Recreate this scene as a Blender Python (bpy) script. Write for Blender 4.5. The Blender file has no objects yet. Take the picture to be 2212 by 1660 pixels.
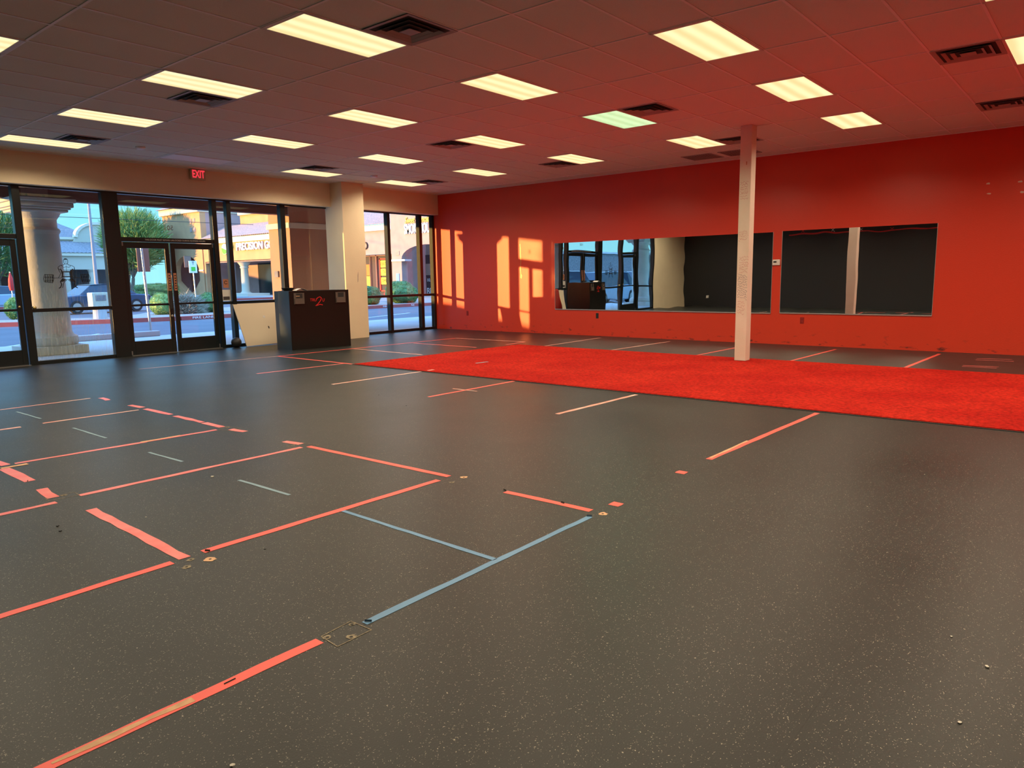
import bpy, bmesh, math, random
from mathutils import Vector, Matrix
random.seed(7)
SC = bpy.context.scene
COL = SC.collection
# ------------------------------------------------------------------ camera
cam_data = bpy.data.cameras.new('camera')
cam_data.sensor_width = 36; cam_data.lens = 25.522; cam_data.clip_end = 500; cam_data.clip_start = .05
cam = bpy.data.objects.new('camera', cam_data); COL.objects.link(cam)
rot = Matrix([[0.636618, 0.123142, -0.761284], [-0.771009, 0.080851, -0.631671], [-0.016235, 0.98909, 0.146415]])
cam.matrix_world = Matrix.Translation(Vector((-14.0311, -14.3318, 1.3749))) @ rot.to_4x4()
SC.camera = cam
SC.view_settings.view_transform = 'Standard'
SC.view_settings.look = 'None'
SC.view_settings.gamma = 1
SC.view_settings.exposure = 0.0
SC.view_settings.use_curve_mapping = False
# ------------------------------------------------------------------ sky
w = bpy.data.worlds.new('sky'); SC.world = w; w.use_nodes = True
nt = w.node_tree; nt.nodes.clear()
wo = nt.nodes.new('ShaderNodeOutputWorld'); bg = nt.nodes.new('ShaderNodeBackground')
tc = nt.nodes.new('ShaderNodeTexCoord'); sp = nt.nodes.new('ShaderNodeSeparateXYZ'); cr = nt.nodes.new('ShaderNodeValToRGB')
nt.links.new(tc.outputs['Generated'], sp.inputs[0]); nt.links.new(sp.outputs['Z'], cr.inputs[0])
cr.color_ramp.elements[0].position = 0.0; cr.color_ramp.elements[0].color = (.17, .40, .48, 1)
cr.color_ramp.elements[1].position = .6; cr.color_ramp.elements[1].color = (.40, .85, 1.8, 1)
e = cr.color_ramp.elements.new(.14); e.color = (.115, .36, .50, 1)
nt.links.new(cr.outputs[0], bg.inputs[0]); bg.inputs[1].default_value = 2.7
nt.links.new(bg.outputs[0], wo.inputs[0])
# ------------------------------------------------------------------ sun: very low, from the left beyond the storefront
sd = bpy.data.lights.new('sun', 'SUN'); sd.energy = 12; sd.color = (1.0, .52, .15); sd.angle = math.radians(.53)
so = bpy.data.objects.new('sun', sd); COL.objects.link(so)
sdir = Vector((1, -.465, -.0645)).normalized()
so.rotation_euler = sdir.to_track_quat('-Z', 'Y').to_euler(); so.location = (-40, 20, 12)
# fluorescent light of the ceiling troffers (the prismatic lens keeps it inside a cone)
TROFFER_W = 35; TROFFER_COL = (1.0, .83, .59); TROFFER_SPREAD = math.radians(151)

# ================================================================== helpers
def lin(r, g, b):
    f = lambda c: (c/255/12.92) if c/255 <= .04045 else ((c/255+.055)/1.055)**2.4
    return (f(r), f(g), f(b), 1)
def tag(o, label=None, cat=None, group=None, kind=None):
    if label: o['label'] = label
    if cat: o['category'] = cat
    if group: o['group'] = group
    if kind: o['kind'] = kind
    return o
def mat(name, col, rough=.6, metal=0, spec=.5, var=None, vscale=5, bump=0, bscale=30, emis=None, estr=0, stretch=None):
    m = bpy.data.materials.new(name); m.use_nodes = True
    n = m.node_tree; b = n.nodes['Principled BSDF']
    b.inputs['Base Color'].default_value = tuple(col[:3])+(1,)
    b.inputs['Roughness'].default_value = rough; b.inputs['Metallic'].default_value = metal
    b.inputs['Specular IOR Level'].default_value = spec
    if emis:
        b.inputs['Emission Color'].default_value = tuple(emis[:3])+(1,); b.inputs['Emission Strength'].default_value = estr
    co = n.nodes.new('ShaderNodeTexCoord'); src = co.outputs['Object']
    if stretch:
        mp = n.nodes.new('ShaderNodeMapping'); mp.inputs['Scale'].default_value = stretch
        n.links.new(src, mp.inputs[0]); src = mp.outputs[0]
    if var:
        t = n.nodes.new('ShaderNodeTexNoise'); t.inputs['Scale'].default_value = vscale; t.inputs['Detail'].default_value = 6
        n.links.new(src, t.inputs['Vector'])
        r = n.nodes.new('ShaderNodeValToRGB'); r.color_ramp.elements[0].position = .35; r.color_ramp.elements[1].position = .65
        r.color_ramp.elements[0].color = tuple(var[:3])+(1,); r.color_ramp.elements[1].color = tuple(col[:3])+(1,)
        n.links.new(t.outputs[0], r.inputs[0]); n.links.new(r.outputs[0], b.inputs['Base Color'])
    if bump:
        t = n.nodes.new('ShaderNodeTexNoise'); t.inputs['Scale'].default_value = bscale; t.inputs['Detail'].default_value = 4
        n.links.new(src, t.inputs['Vector'])
        k = n.nodes.new('ShaderNodeBump'); k.inputs['Strength'].default_value = bump; k.inputs['Distance'].default_value = .02
        n.links.new(t.outputs[0], k.inputs['Height']); n.links.new(k.outputs[0], b.inputs['Normal'])
    return m
class MB:
    def __init__(s): s.bm = bmesh.new()
    def box(s, a, b, M=None):
        x0, y0, z0 = a; x1, y1, z1 = b
        v = [s.bm.verts.new((M @ Vector(p)) if M else p) for p in
             ((x0,y0,z0),(x1,y0,z0),(x1,y1,z0),(x0,y1,z0),(x0,y0,z1),(x1,y0,z1),(x1,y1,z1),(x0,y1,z1))]
        for f in ((0,3,2,1),(4,5,6,7),(0,1,5,4),(1,2,6,5),(2,3,7,6),(3,0,4,7)): s.bm.faces.new([v[i] for i in f])
        return s
    def face(s, pts):
        s.bm.faces.new([s.bm.verts.new(p) for p in pts]); return s
    def prism(s, pts, d):
        """polygon pts extruded by the vector d"""
        a = [s.bm.verts.new(p) for p in pts]; b = [s.bm.verts.new(Vector(p)+Vector(d)) for p in pts]
        s.bm.faces.new(a); s.bm.faces.new(b[::-1])
        for i in range(len(a)):
            j = (i+1) % len(a); s.bm.faces.new((a[j], a[i], b[i], b[j]))
        return s
    def lathe(s, c, prof, n=40, sq=0):
        rings = []
        for r, z in prof:
            rings.append([s.bm.verts.new((c[0]+r*math.cos(2*math.pi*i/n), c[1]+r*math.sin(2*math.pi*i/n), c[2]+z)) for i in range(n)])
        for k in range(len(rings)-1):
            for i in range(n):
                j = (i+1) % n; s.bm.faces.new((rings[k][i], rings[k][j], rings[k+1][j], rings[k+1][i]))
        s.bm.faces.new(rings[0][::-1]); s.bm.faces.new(rings[-1]); return s
    def tube(s, p, q, r0, r1=None, n=8):
        r1 = r0 if r1 is None else r1
        p = Vector(p); q = Vector(q); d = (q-p).normalized()
        a = d.orthogonal().normalized(); b = d.cross(a)
        A = [s.bm.verts.new(p+(a*math.cos(2*math.pi*i/n)+b*math.sin(2*math.pi*i/n))*r0) for i in range(n)]
        B = [s.bm.verts.new(q+(a*math.cos(2*math.pi*i/n)+b*math.sin(2*math.pi*i/n))*r1) for i in range(n)]
        for i in range(n):
            j = (i+1) % n; s.bm.faces.new((A[i], A[j], B[j], B[i]))
        s.bm.faces.new(A[::-1]); s.bm.faces.new(B); return s
    def build(s, name, m, parent=None, bevel=0, smooth=False):
        bmesh.ops.recalc_face_normals(s.bm, faces=s.bm.faces)
        me = bpy.data.meshes.new(name); s.bm.to_mesh(me); s.bm.free()
        me.materials.append(m)
        o = bpy.data.objects.new(name, me); COL.objects.link(o)
        if smooth:
            for f in me.polygons: f.use_smooth = True
            me.set_sharp_from_angle(angle=math.radians(40))
        if bevel:
            k = o.modifiers.new('bevel', 'BEVEL'); k.width = bevel; k.segments = 2; k.limit_method = 'ANGLE'
        if parent:
            o.parent = parent; o.matrix_parent_inverse = Matrix.Translation(parent.location).inverted() if parent.type == 'EMPTY' and parent.rotation_euler == bpy.data.objects[parent.name].rotation_euler and tuple(parent.rotation_euler) == (0,0,0) else parent.matrix_world.inverted()
        return o
def empty(name, loc, label=None, cat=None, group=None, kind=None):
    o = bpy.data.objects.new(name, None); COL.objects.link(o); o.location = loc; o.empty_display_size = .1
    return tag(o, label, cat, group, kind)
def one(name, mb, m, label=None, cat=None, group=None, kind=None, **k):
    return tag(mb.build(name, m, **k), label, cat, group, kind)
def struct(name, mb, m, parent=None, **k):
    o = mb.build(name, m, parent, **k)
    if not parent: o['kind'] = 'structure'
    return o
def dup(root, loc, label=None):
    r = root.copy(); COL.objects.link(r); r.location = loc
    if label: r['label'] = label
    for ch in root.children:
        c = ch.copy(); COL.objects.link(c); c.parent = r; c.matrix_parent_inverse = ch.matrix_parent_inverse.copy()
        for g in ch.children:
            d = g.copy(); COL.objects.link(d); d.parent = c; d.matrix_parent_inverse = g.matrix_parent_inverse.copy()
    return r
def text_mesh(name, txt, size, m, M, parent=None, ext=.005, shear=0, sx=1, bold=0, align='CENTER'):
    cu = bpy.data.curves.new(name, 'FONT'); cu.body = txt; cu.size = size; cu.extrude = ext; cu.shear = shear; cu.offset = bold
    cu.align_x = align; cu.align_y = 'CENTER'; cu.resolution_u = 3
    t = bpy.data.objects.new('tmp_text', cu); COL.objects.link(t)
    dg = bpy.context.evaluated_depsgraph_get()
    me = bpy.data.meshes.new_from_object(t.evaluated_get(dg)); COL.objects.unlink(t); bpy.data.objects.remove(t)
    me.transform(M @ Matrix.Diagonal((sx, 1, 1, 1))); me.materials.clear(); me.materials.append(m)
    o = bpy.data.objects.new(name, me); COL.objects.link(o)
    if parent: o.parent = parent; bpy.context.view_layer.update(); o.matrix_parent_inverse = parent.matrix_world.inverted()
    return o
RX = Matrix.Rotation(math.pi/2, 4, 'X')
def face_south(p): return Matrix.Translation(p) @ RX                       # readable by someone looking towards +Y
def face_west(p): return Matrix.Translation(p) @ Matrix.Rotation(-math.pi/2, 4, 'Z') @ RX   # readable by someone looking towards +X
def stroke(pts, wd, nrm):
    """flat ribbon through pts, width wd, lying in the plane with normal nrm"""
    b = MB(); nrm = Vector(nrm)
    for p, q in zip(pts[:-1], pts[1:]):
        p = Vector(p); q = Vector(q); d = (q-p)
        if d.length < 1e-5: continue
        s_ = d.cross(nrm).normalized()*wd/2; e_ = d.normalized()*wd*.3
        b.prism([p-s_-e_, p+s_-e_, q+s_+e_, q-s_+e_], nrm*.001)
    return b

# ================================================================== materials
M = {}
M['cream'] = mat('cream_wall_paint', (.88,.73,.50), .75, var=(.85,.70,.48), vscale=3, bump=.15, bscale=60)
M['black_frame'] = mat('dark_bronze_aluminium', (.009,.012,.013), .3, 0, .5)
M['black_wall'] = mat('black_wall_paint', (.012,.013,.016), .55)
M['white_paint'] = mat('white_metal_paint', (.75,.73,.7), .5)
M['grid'] = mat('white_grid_bar', (.88,.86,.84), .5)
M['desk_black'] = mat('black_laminate', (.009,.007,.006), .28, var=(.007,.006,.005), vscale=3)
M['desk_side_skylit'] = mat('black_laminate_skylit', (.035,.045,.048), .38, spec=.9)  # same black laminate, lightened: the window light on this side is painted in
M['black_plastic'] = mat('black_plastic', (.02,.02,.02), .5)
M['panel_cream'] = mat('cream_melamine_board', (.72,.60,.44), .5)
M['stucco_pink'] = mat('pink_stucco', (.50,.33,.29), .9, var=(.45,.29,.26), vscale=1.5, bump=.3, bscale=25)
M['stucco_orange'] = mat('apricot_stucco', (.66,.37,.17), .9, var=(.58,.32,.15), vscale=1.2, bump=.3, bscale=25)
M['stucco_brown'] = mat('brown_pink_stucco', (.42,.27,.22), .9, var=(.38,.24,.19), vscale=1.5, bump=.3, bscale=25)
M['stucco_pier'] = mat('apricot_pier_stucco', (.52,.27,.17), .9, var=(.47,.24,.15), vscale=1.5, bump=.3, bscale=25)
M['stucco_cream'] = mat('cream_stucco', (.60,.55,.42), .85, bump=.2, bscale=25)
M['stucco_yellow'] = mat('pale_yellow_stucco', (.62,.54,.36), .9, var=(.56,.5,.36), vscale=1)
M['trim_cream'] = mat('cream_moulding', (.78,.70,.52), .8)
M['trim_grey'] = mat('pale_moulding', (.66,.64,.64), .8)
M['column'] = mat('cast_stone', (.62,.60,.54), .8, var=(.56,.54,.49), vscale=4, bump=.2, bscale=20)
M['tile'] = mat('clay_roof_tile', (.50,.34,.27), .8, var=(.36,.27,.24), vscale=6)
M['tile_grey'] = mat('grey_roof_tile', (.28,.26,.26), .8, var=(.18,.17,.18), vscale=6)
M['wood'] = mat('stained_wood', (.19,.085,.055), .7, var=(.13,.055,.04), vscale=3, stretch=(.4,5,5), bump=.2, bscale=8)
M['steel_plate'] = mat('painted_steel_plate', (.26,.14,.11), .6)
M['asphalt'] = mat('asphalt', (.135,.14,.16), .85, var=(.11,.115,.135), vscale=.6, bump=.3, bscale=60)
M['concrete'] = mat('pale_concrete', (.52,.52,.52), .8, var=(.47,.47,.47), vscale=1.2, bump=.2, bscale=20)
M['gravel'] = mat('gravel_bed', (.42,.38,.34), .9, var=(.26,.24,.22), vscale=30, bump=.6, bscale=40)
M['curb_red'] = mat('red_curb_paint', (.50,.09,.07), .7, var=(.42,.08,.07), vscale=4)
M['white_line'] = mat('white_road_paint', (.75,.75,.75), .7)
M['metal'] = mat('galvanised_steel', (.6,.6,.6), .4, .8)
M['sign_back'] = mat('brown_sign_back', (.28,.17,.13), .5, .3)
M['letter_white'] = mat('white_sign_letter', (.9,.9,.88), .5)
M['letter_gold'] = mat('gold_sign_letter', (.75,.52,.12), .5)
M['letter_black'] = mat('black_sign_letter', (.02,.02,.02), .5)
M['letter_green'] = mat('green_sign_letter', (.12,.62,.06), .5)
M['yellow'] = mat('yellow_poster', (.85,.75,.06), .6)
M['red_flat'] = mat('red_poster', (.75,.04,.03), .6)
M['orange_flat'] = mat('orange_poster', (.9,.2,.03), .6)
M['blue_sign'] = mat('blue_sign', (.15,.42,.75), .5)
M['dark_glass'] = mat('dark_shop_glass', (.035,.04,.045), .08)
M['brown_glass'] = mat('brown_shop_glass', (.14,.09,.07), .15)
M['dark_recess'] = mat('dark_shop_front', (.06,.05,.05), .7)
M['leaf_green'] = mat('green_leaves', (.16,.30,.08), .7, var=(.09,.20,.07), vscale=3)
M['leaf_pale'] = mat('pale_green_leaves', (.34,.46,.12), .7, var=(.15,.30,.10), vscale=.7)
M['leaf_dark'] = mat('dark_green_leaves', (.09,.19,.08), .7, var=(.05,.12,.05), vscale=3)
M['twig'] = mat('dry_twigs', (.42,.38,.28), .8, var=(.28,.25,.18), vscale=3)
M['bark'] = mat('bark', (.22,.20,.15), .85, var=(.15,.14,.1), vscale=5)
M['tyre'] = mat('tyre_rubber', (.02,.02,.02), .7)
M['rim'] = mat('wheel_rim', (.5,.5,.52), .3, .9)
M['car_glass'] = mat('car_glass', (.03,.05,.08), .05)
M['tape_red'] = mat('red_floor_tape', (.82,.10,.075), .45, var=(.74,.09,.07), vscale=6)
M['tape_pink'] = mat('scuffed_sheen_pink_tape', (.74,.13,.12), .38, var=(.74,.20,.18), vscale=8)  # red tape turned pinker, the sheen at the left is in the colour
M['tape_pale'] = mat('worn_pale_floor_tape', (.62,.42,.36), .45, var=(.66,.24,.18), vscale=5)
M['tape_blue'] = mat('blue_floor_tape', (.11,.25,.42), .45, var=(.09,.22,.38), vscale=6)
M['tape_grey'] = mat('grey_blue_floor_tape', (.17,.27,.33), .5)
M['residue'] = mat('tan_glue_residue', (.62,.37,.20), .7, var=(.50,.28,.15), vscale=25)
M['dust'] = mat('tan_dust', (.33,.27,.17), .8, var=(.12,.10,.07), vscale=60)
M['hole'] = mat('drilled_hole_edge', (.02,.018,.015), .8)
M['chip'] = mat('pale_chip', (.5,.47,.4), .7)
M['turf_edge'] = mat('black_turf_backing', (.015,.015,.015), .8)
M['ink_dark'] = mat('dark_marker_ink', (.20,.15,.19), .6)
M['ink_red'] = mat('red_marker_ink', (.55,.22,.20), .6)
M['line_red'] = mat('red_wall_line', (.75,.03,.03), .6)
M['paper'] = mat('white_paper', (.8,.78,.72), .6)
M['sticker_orange'] = mat('orange_sticker', (.55,.22,.12), .5)
M['clear_plastic'] = mat('smoky_clear_holder', (.13,.10,.085), .2)
M['plaster'] = mat('bare_plaster', (.75,.55,.45), .8)
M['red_plastic'] = mat('red_painted_plastic', (.30,.012,.008), .5)
M['vent_dark_trim'] = mat('worn_threshold', (.25,.25,.25), .4, .7)
M['brass'] = mat('brass', (.6,.45,.2), .3, .9)

def floor_material():
    m = bpy.data.materials.new('speckled_rubber_floor'); m.use_nodes = True
    n = m.node_tree; L = n.links.new; b = n.nodes['Principled BSDF']
    co = n.nodes.new('ShaderNodeTexCoord')
    def math_(op, a, v=None, v2=None):
        k = n.nodes.new('ShaderNodeMath'); k.operation = op
        L(a, k.inputs[0]) if not isinstance(a, (int, float)) else setattr(k.inputs[0], 'default_value', a)
        if v is not None:
            if isinstance(v, (int, float)): k.inputs[1].default_value = v
            else: L(v, k.inputs[1])
        return k.outputs[0]
    # flecks
    mp = n.nodes.new('ShaderNodeMapping'); mp.inputs['Rotation'].default_value = (0, 0, .6); mp.inputs['Scale'].default_value = (1, 1.25, 1)
    L(co.outputs['Object'], mp.inputs[0])
    nz = n.nodes.new('ShaderNodeTexNoise'); nz.inputs['Scale'].default_value = 45
    L(mp.outputs[0], nz.inputs['Vector'])
    mx = n.nodes.new('ShaderNodeMixRGB'); mx.inputs[0].default_value = .035; L(mp.outputs[0], mx.inputs[1]); L(nz.outputs['Color'], mx.inputs[2])
    vo = n.nodes.new('ShaderNodeTexVoronoi'); vo.inputs['Scale'].default_value = 140; vo.inputs['Randomness'].default_value = 1
    L(mx.outputs[0], vo.inputs['Vector'])
    sepc = n.nodes.new('ShaderNodeSeparateColor'); L(vo.outputs['Color'], sepc.inputs[0])
    thr = math_('MULTIPLY', sepc.outputs[0], .29)
    fl = math_('LESS_THAN', vo.outputs['Distance'], thr)
    pick = math_('GREATER_THAN', sepc.outputs[1], .40)
    fl = math_('MULTIPLY', fl, pick)
    # wear
    nw = n.nodes.new('ShaderNodeTexNoise'); nw.inputs['Scale'].default_value = .9; nw.inputs['Detail'].default_value = 8
    L(co.outputs['Object'], nw.inputs['Vector'])
    base = n.nodes.new('ShaderNodeValToRGB'); base.color_ramp.elements[0].position = .3; base.color_ramp.elements[1].position = .7
    base.color_ramp.elements[0].color = (.0145,.0155,.0145,1); base.color_ramp.elements[1].color = (.0215,.0225,.021,1)
    L(nw.outputs[0], base.inputs[0])
    # mat seams
    br = n.nodes.new('ShaderNodeTexBrick'); br.inputs['Scale'].default_value = 1; br.offset = .5
    br.inputs['Brick Width'].default_value = 1.83; br.inputs['Row Height'].default_value = 1.22
    br.inputs['Mortar Size'].default_value = .002; br.inputs['Mortar Smooth'].default_value = .3
    mp2 = n.nodes.new('ShaderNodeMapping'); mp2.inputs['Location'].default_value = (.35, .28, 0)
    L(co.outputs['Object'], mp2.inputs[0]); L(mp2.outputs[0], br.inputs['Vector'])
    c1 = n.nodes.new('ShaderNodeMixRGB'); L(fl, c1.inputs[0]); L(base.outputs[0], c1.inputs[1]); c1.inputs[2].default_value = (.34,.31,.24,1)
    c2 = n.nodes.new('ShaderNodeMixRGB'); L(math_('MULTIPLY', br.outputs['Fac'], .6), c2.inputs[0]); L(c1.outputs[0], c2.inputs[1]); c2.inputs[2].default_value = (.010,.010,.009,1)
    L(c2.outputs[0], b.inputs['Base Color'])
    rr = n.nodes.new('ShaderNodeValToRGB'); rr.color_ramp.elements[0].color = (.32,)*3+(1,); rr.color_ramp.elements[1].color = (.45,)*3+(1,)
    L(nw.outputs[0], rr.inputs[0]); L(rr.outputs[0], b.inputs['Roughness'])
    b.inputs['Specular IOR Level'].default_value = .27
    nb = n.nodes.new('ShaderNodeTexNoise'); nb.inputs['Scale'].default_value = 160; L(co.outputs['Object'], nb.inputs['Vector'])
    bp = n.nodes.new('ShaderNodeBump'); bp.inputs['Strength'].default_value = .25; bp.inputs['Distance'].default_value = .003
    L(nb.outputs[0], bp.inputs['Height']); L(bp.outputs[0], b.inputs['Normal'])
    return m
M['floor'] = floor_material()

def red_wall_material():
    m = mat('red_wall_paint', (.68,.042,.013), .40, spec=.7, bump=.08, bscale=50)
    n = m.node_tree; L = n.links.new; b = n.nodes['Principled BSDF']
    co = n.nodes.new('ShaderNodeTexCoord'); se = n.nodes.new('ShaderNodeSeparateXYZ'); L(co.outputs['Object'], se.inputs[0])
    # scuffs kept to the kicked strip above the floor
    mp = n.nodes.new('ShaderNodeMapping'); mp.inputs['Scale'].default_value = (1, 2.2, 5); L(co.outputs['Object'], mp.inputs[0])
    nz = n.nodes.new('ShaderNodeTexNoise'); nz.inputs['Scale'].default_value = 2.6; nz.inputs['Detail'].default_value = 9; L(mp.outputs[0], nz.inputs['Vector'])
    r = n.nodes.new('ShaderNodeValToRGB'); r.color_ramp.elements[0].position = .60; r.color_ramp.elements[1].position = .72
    L(nz.outputs[0], r.inputs[0])
    k = n.nodes.new('ShaderNodeMapRange'); k.inputs[1].default_value = .30; k.inputs[2].default_value = .05; L(se.outputs[2], k.inputs[0])
    mu = n.nodes.new('ShaderNodeMath'); mu.operation = 'MULTIPLY'; L(r.outputs[0], mu.inputs[0]); L(k.outputs[0], mu.inputs[1])
    mx = n.nodes.new('ShaderNodeMixRGB'); L(mu.outputs[0], mx.inputs[0]); mx.inputs[1].default_value = (.68,.042,.013,1); mx.inputs[2].default_value = (.10,.012,.01,1)
    L(mx.outputs[0], b.inputs['Base Color'])
    return m
M['red_wall'] = red_wall_material()

def turf_material():
    m = mat('red_turf', (.76,.030,.014), .95, spec=.1, var=(.62,.016,.009), vscale=1.2, stretch=(1,1,1))
    n = m.node_tree; L = n.links.new; b = n.nodes['Principled BSDF']
    co = n.nodes.new('ShaderNodeTexCoord')
    t = n.nodes.new('ShaderNodeTexNoise'); t.inputs['Scale'].default_value = 180; L(co.outputs['Object'], t.inputs['Vector'])
    t2 = n.nodes.new('ShaderNodeTexNoise'); t2.inputs['Scale'].default_value = 28; t2.inputs['Detail'].default_value = 6; L(co.outputs['Object'], t2.inputs['Vector'])
    ad = n.nodes.new('ShaderNodeMath'); ad.operation = 'ADD'; L(t.outputs[0], ad.inputs[0]); L(t2.outputs[0], ad.inputs[1])
    k = n.nodes.new('ShaderNodeBump'); k.inputs['Strength'].default_value = .9; k.inputs['Distance'].default_value = .03
    L(ad.outputs[0], k.inputs['Height']); L(k.outputs[0], b.inputs['Normal'])
    src = b.inputs['Base Color'].links[0].from_socket
    r = n.nodes.new('ShaderNodeValToRGB'); r.color_ramp.elements[0].position = .35; r.color_ramp.elements[1].position = .6
    r.color_ramp.elements[0].color = (.62,.62,.62,1); L(t2.outputs[0], r.inputs[0])
    mu = n.nodes.new('ShaderNodeMixRGB'); mu.blend_type = 'MULTIPLY'; mu.inputs[0].default_value = 1
    L(src, mu.inputs[1]); L(r.outputs[0], mu.inputs[2]); L(mu.outputs[0], b.inputs['Base Color'])
    return m
M['turf'] = turf_material()

def glass_material(name, tint, streaks=0):
    m = bpy.data.materials.new(name); m.use_nodes = True; n = m.node_tree; n.nodes.clear(); L = n.links.new
    o = n.nodes.new('ShaderNodeOutputMaterial'); mx = n.nodes.new('ShaderNodeMixShader')
    t = n.nodes.new('ShaderNodeBsdfTransparent'); t.inputs[0].default_value = tint
    g = n.nodes.new('ShaderNodeBsdfGlossy'); g.inputs['Roughness'].default_value = 0.0
    lw = n.nodes.new('ShaderNodeLayerWeight'); lw.inputs[0].default_value = .5
    pw_ = n.nodes.new('ShaderNodeMath'); pw_.operation = 'POWER'; pw_.inputs[1].default_value = 5; L(lw.outputs['Facing'], pw_.inputs[0])
    f = n.nodes.new('ShaderNodeMath'); f.operation = 'MULTIPLY_ADD'; f.inputs[1].default_value = .8; f.inputs[2].default_value = .03; L(pw_.outputs[0], f.inputs[0])
    L(f.outputs[0], mx.inputs[0]); L(t.outputs[0], mx.inputs[1]); L(g.outputs[0], mx.inputs[2])
    last = mx
    if streaks:
        d = n.nodes.new('ShaderNodeBsdfDiffuse'); d.inputs[0].default_value = (.8,.82,.85,1)
        co = n.nodes.new('ShaderNodeTexCoord'); mp = n.nodes.new('ShaderNodeMapping'); mp.inputs['Scale'].default_value = (18, 18, 1.6)
        nz = n.nodes.new('ShaderNodeTexNoise'); nz.inputs['Scale'].default_value = 3; nz.inputs['Detail'].default_value = 8
        L(co.outputs['Object'], mp.inputs[0]); L(mp.outputs[0], nz.inputs['Vector'])
        r = n.nodes.new('ShaderNodeValToRGB'); r.color_ramp.elements[0].position = .48; r.color_ramp.elements[1].position = .75
        r.color_ramp.elements[1].color = (streaks,)*3+(1,); L(nz.outputs[0], r.inputs[0])
        se = n.nodes.new('ShaderNodeSeparateXYZ'); L(co.outputs['Object'], se.inputs[0])
        k = n.nodes.new('ShaderNodeMapRange'); k.inputs[1].default_value = 1.7; k.inputs[2].default_value = .9; L(se.outputs[2], k.inputs[0])
        mu = n.nodes.new('ShaderNodeMath'); mu.operation = 'MULTIPLY'; L(r.outputs[0], mu.inputs[0]); L(k.outputs[0], mu.inputs[1])
        m2 = n.nodes.new('ShaderNodeMixShader'); L(mu.outputs[0], m2.inputs[0]); L(mx.outputs[0], m2.inputs[1]); L(d.outputs[0], m2.inputs[2]); last = m2
    L(last.outputs[0], o.inputs[0]); return m
M['glass'] = glass_material('window_glass', (.93,.97,.96,1))
M['glass_dirty'] = glass_material('streaked_window_glass', (.93,.97,.96,1), .22)

def mirror_material():
    m = mat('mirror_silver', (.78,.82,.82), .005, 1)
    n = m.node_tree; L = n.links.new; b = n.nodes['Principled BSDF']
    co = n.nodes.new('ShaderNodeTexCoord'); t = n.nodes.new('ShaderNodeTexNoise'); t.inputs['Scale'].default_value = 1.8; t.inputs['Detail'].default_value = 1
    L(co.outputs['Object'], t.inputs['Vector'])
    k = n.nodes.new('ShaderNodeBump'); k.inputs['Strength'].default_value = .10; k.inputs['Distance'].default_value = .01
    L(t.outputs[0], k.inputs['Height']); L(k.outputs[0], b.inputs['Normal']); return m
M['mirror'] = mirror_material()

def lens_material(name, bright, dim, white=False):
    m = bpy.data.materials.new(name); m.use_nodes = True; n = m.node_tree; L = n.links.new; b = n.nodes['Principled BSDF']
    b.inputs['Base Color'].default_value = (.6,.6,.55,1); b.inputs['Roughness'].default_value = .4
    co = n.nodes.new('ShaderNodeTexCoord'); se = n.nodes.new('ShaderNodeSeparateXYZ'); L(co.outputs['Object'], se.inputs[0])
    mu = n.nodes.new('ShaderNodeMath'); mu.operation = 'MULTIPLY'; mu.inputs[1].default_value = 2*math.pi/.19; L(se.outputs[1], mu.inputs[0])
    nz = n.nodes.new('ShaderNodeTexNoise'); nz.inputs['Scale'].default_value = 2; L(co.outputs['Object'], nz.inputs['Vector'])
    ad = n.nodes.new('ShaderNodeMath'); ad.operation = 'ADD'; L(mu.outputs[0], ad.inputs[0])
    n2 = n.nodes.new('ShaderNodeMath'); n2.operation = 'MULTIPLY'; n2.inputs[1].default_value = 2.0; L(nz.outputs[0], n2.inputs[0]); L(n2.outputs[0], ad.inputs[1])
    c = n.nodes.new('ShaderNodeMath'); c.operation = 'COSINE'; L(ad.outputs[0], c.inputs[0])
    r = n.nodes.new('ShaderNodeMapRange'); r.inputs[1].default_value = -1; r.inputs[2].default_value = 1; L(c.outputs[0], r.inputs[0])
    mx = n.nodes.new('ShaderNodeMixRGB'); L(r.outputs[0], mx.inputs[0]); mx.inputs[1].default_value = dim; mx.inputs[2].default_value = bright
    L(mx.outputs[0], b.inputs['Emission Color']); b.inputs['Emission Strength'].default_value = 1.15
    return m
M['lens'] = lens_material('lit_prismatic_lens', (1.0,.88,.47,1), (.86,.66,.30,1))
M['lens_green'] = lens_material('lit_greenish_lens', (.52,.88,.48,1), (.40,.72,.36,1))
M['lens_off'] = mat('unlit_prismatic_lens', (.92,.92,.94), .35)
M['exit_red'] = mat('exit_letters_lit', (.8,.05,.08), .4, emis=(1,.05,.08), estr=.9)
M['exit_box'] = mat('exit_housing', (.62,.5,.36), .5)

def ceiling_material():
    m = mat('mineral_fibre_tile', (.78,.80,.72), .9, spec=.2, var=(.74,.76,.68), vscale=90, bump=.2, bscale=200)
    return m
M['ceiling'] = ceiling_material()

H = 3.554
XW, XL, YB = 0.0, -14.8, -22.0          # red wall, black left wall, back wall
# ================================================================== the room shell
struct('floor', MB().box((XL-.2, YB-.2, -.20), (.2, .10, 0)), M['floor'])
struct('ceiling', MB().box((XL-.2, YB-.2, H), (.2, .2, H+.15)), M['ceiling'])
struct('wall_right', MB().box((0, YB-.2, 0), (.2, .06, H)), M['red_wall'])
struct('wall_left', MB().box((XL-.2, YB-.2, 0), (XL, .2, H)), M['black_wall'])
struct('wall_back', MB().box((XL, YB-.2, 0), (0, YB, H)), M['black_wall'])
struct('wall_front', MB().box((XL, -.23, 3.03), (0, .12, H))
       .box((XL, -.04, 0), (-12.17, .12, 3.03)).box((-3.25, -.04, 0), (-2.62, .12, 3.03)), M['cream'])
struct('trim_1', MB().box((-3.47, -.66, 0), (-2.86, -.02, H)), M['cream'])
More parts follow.
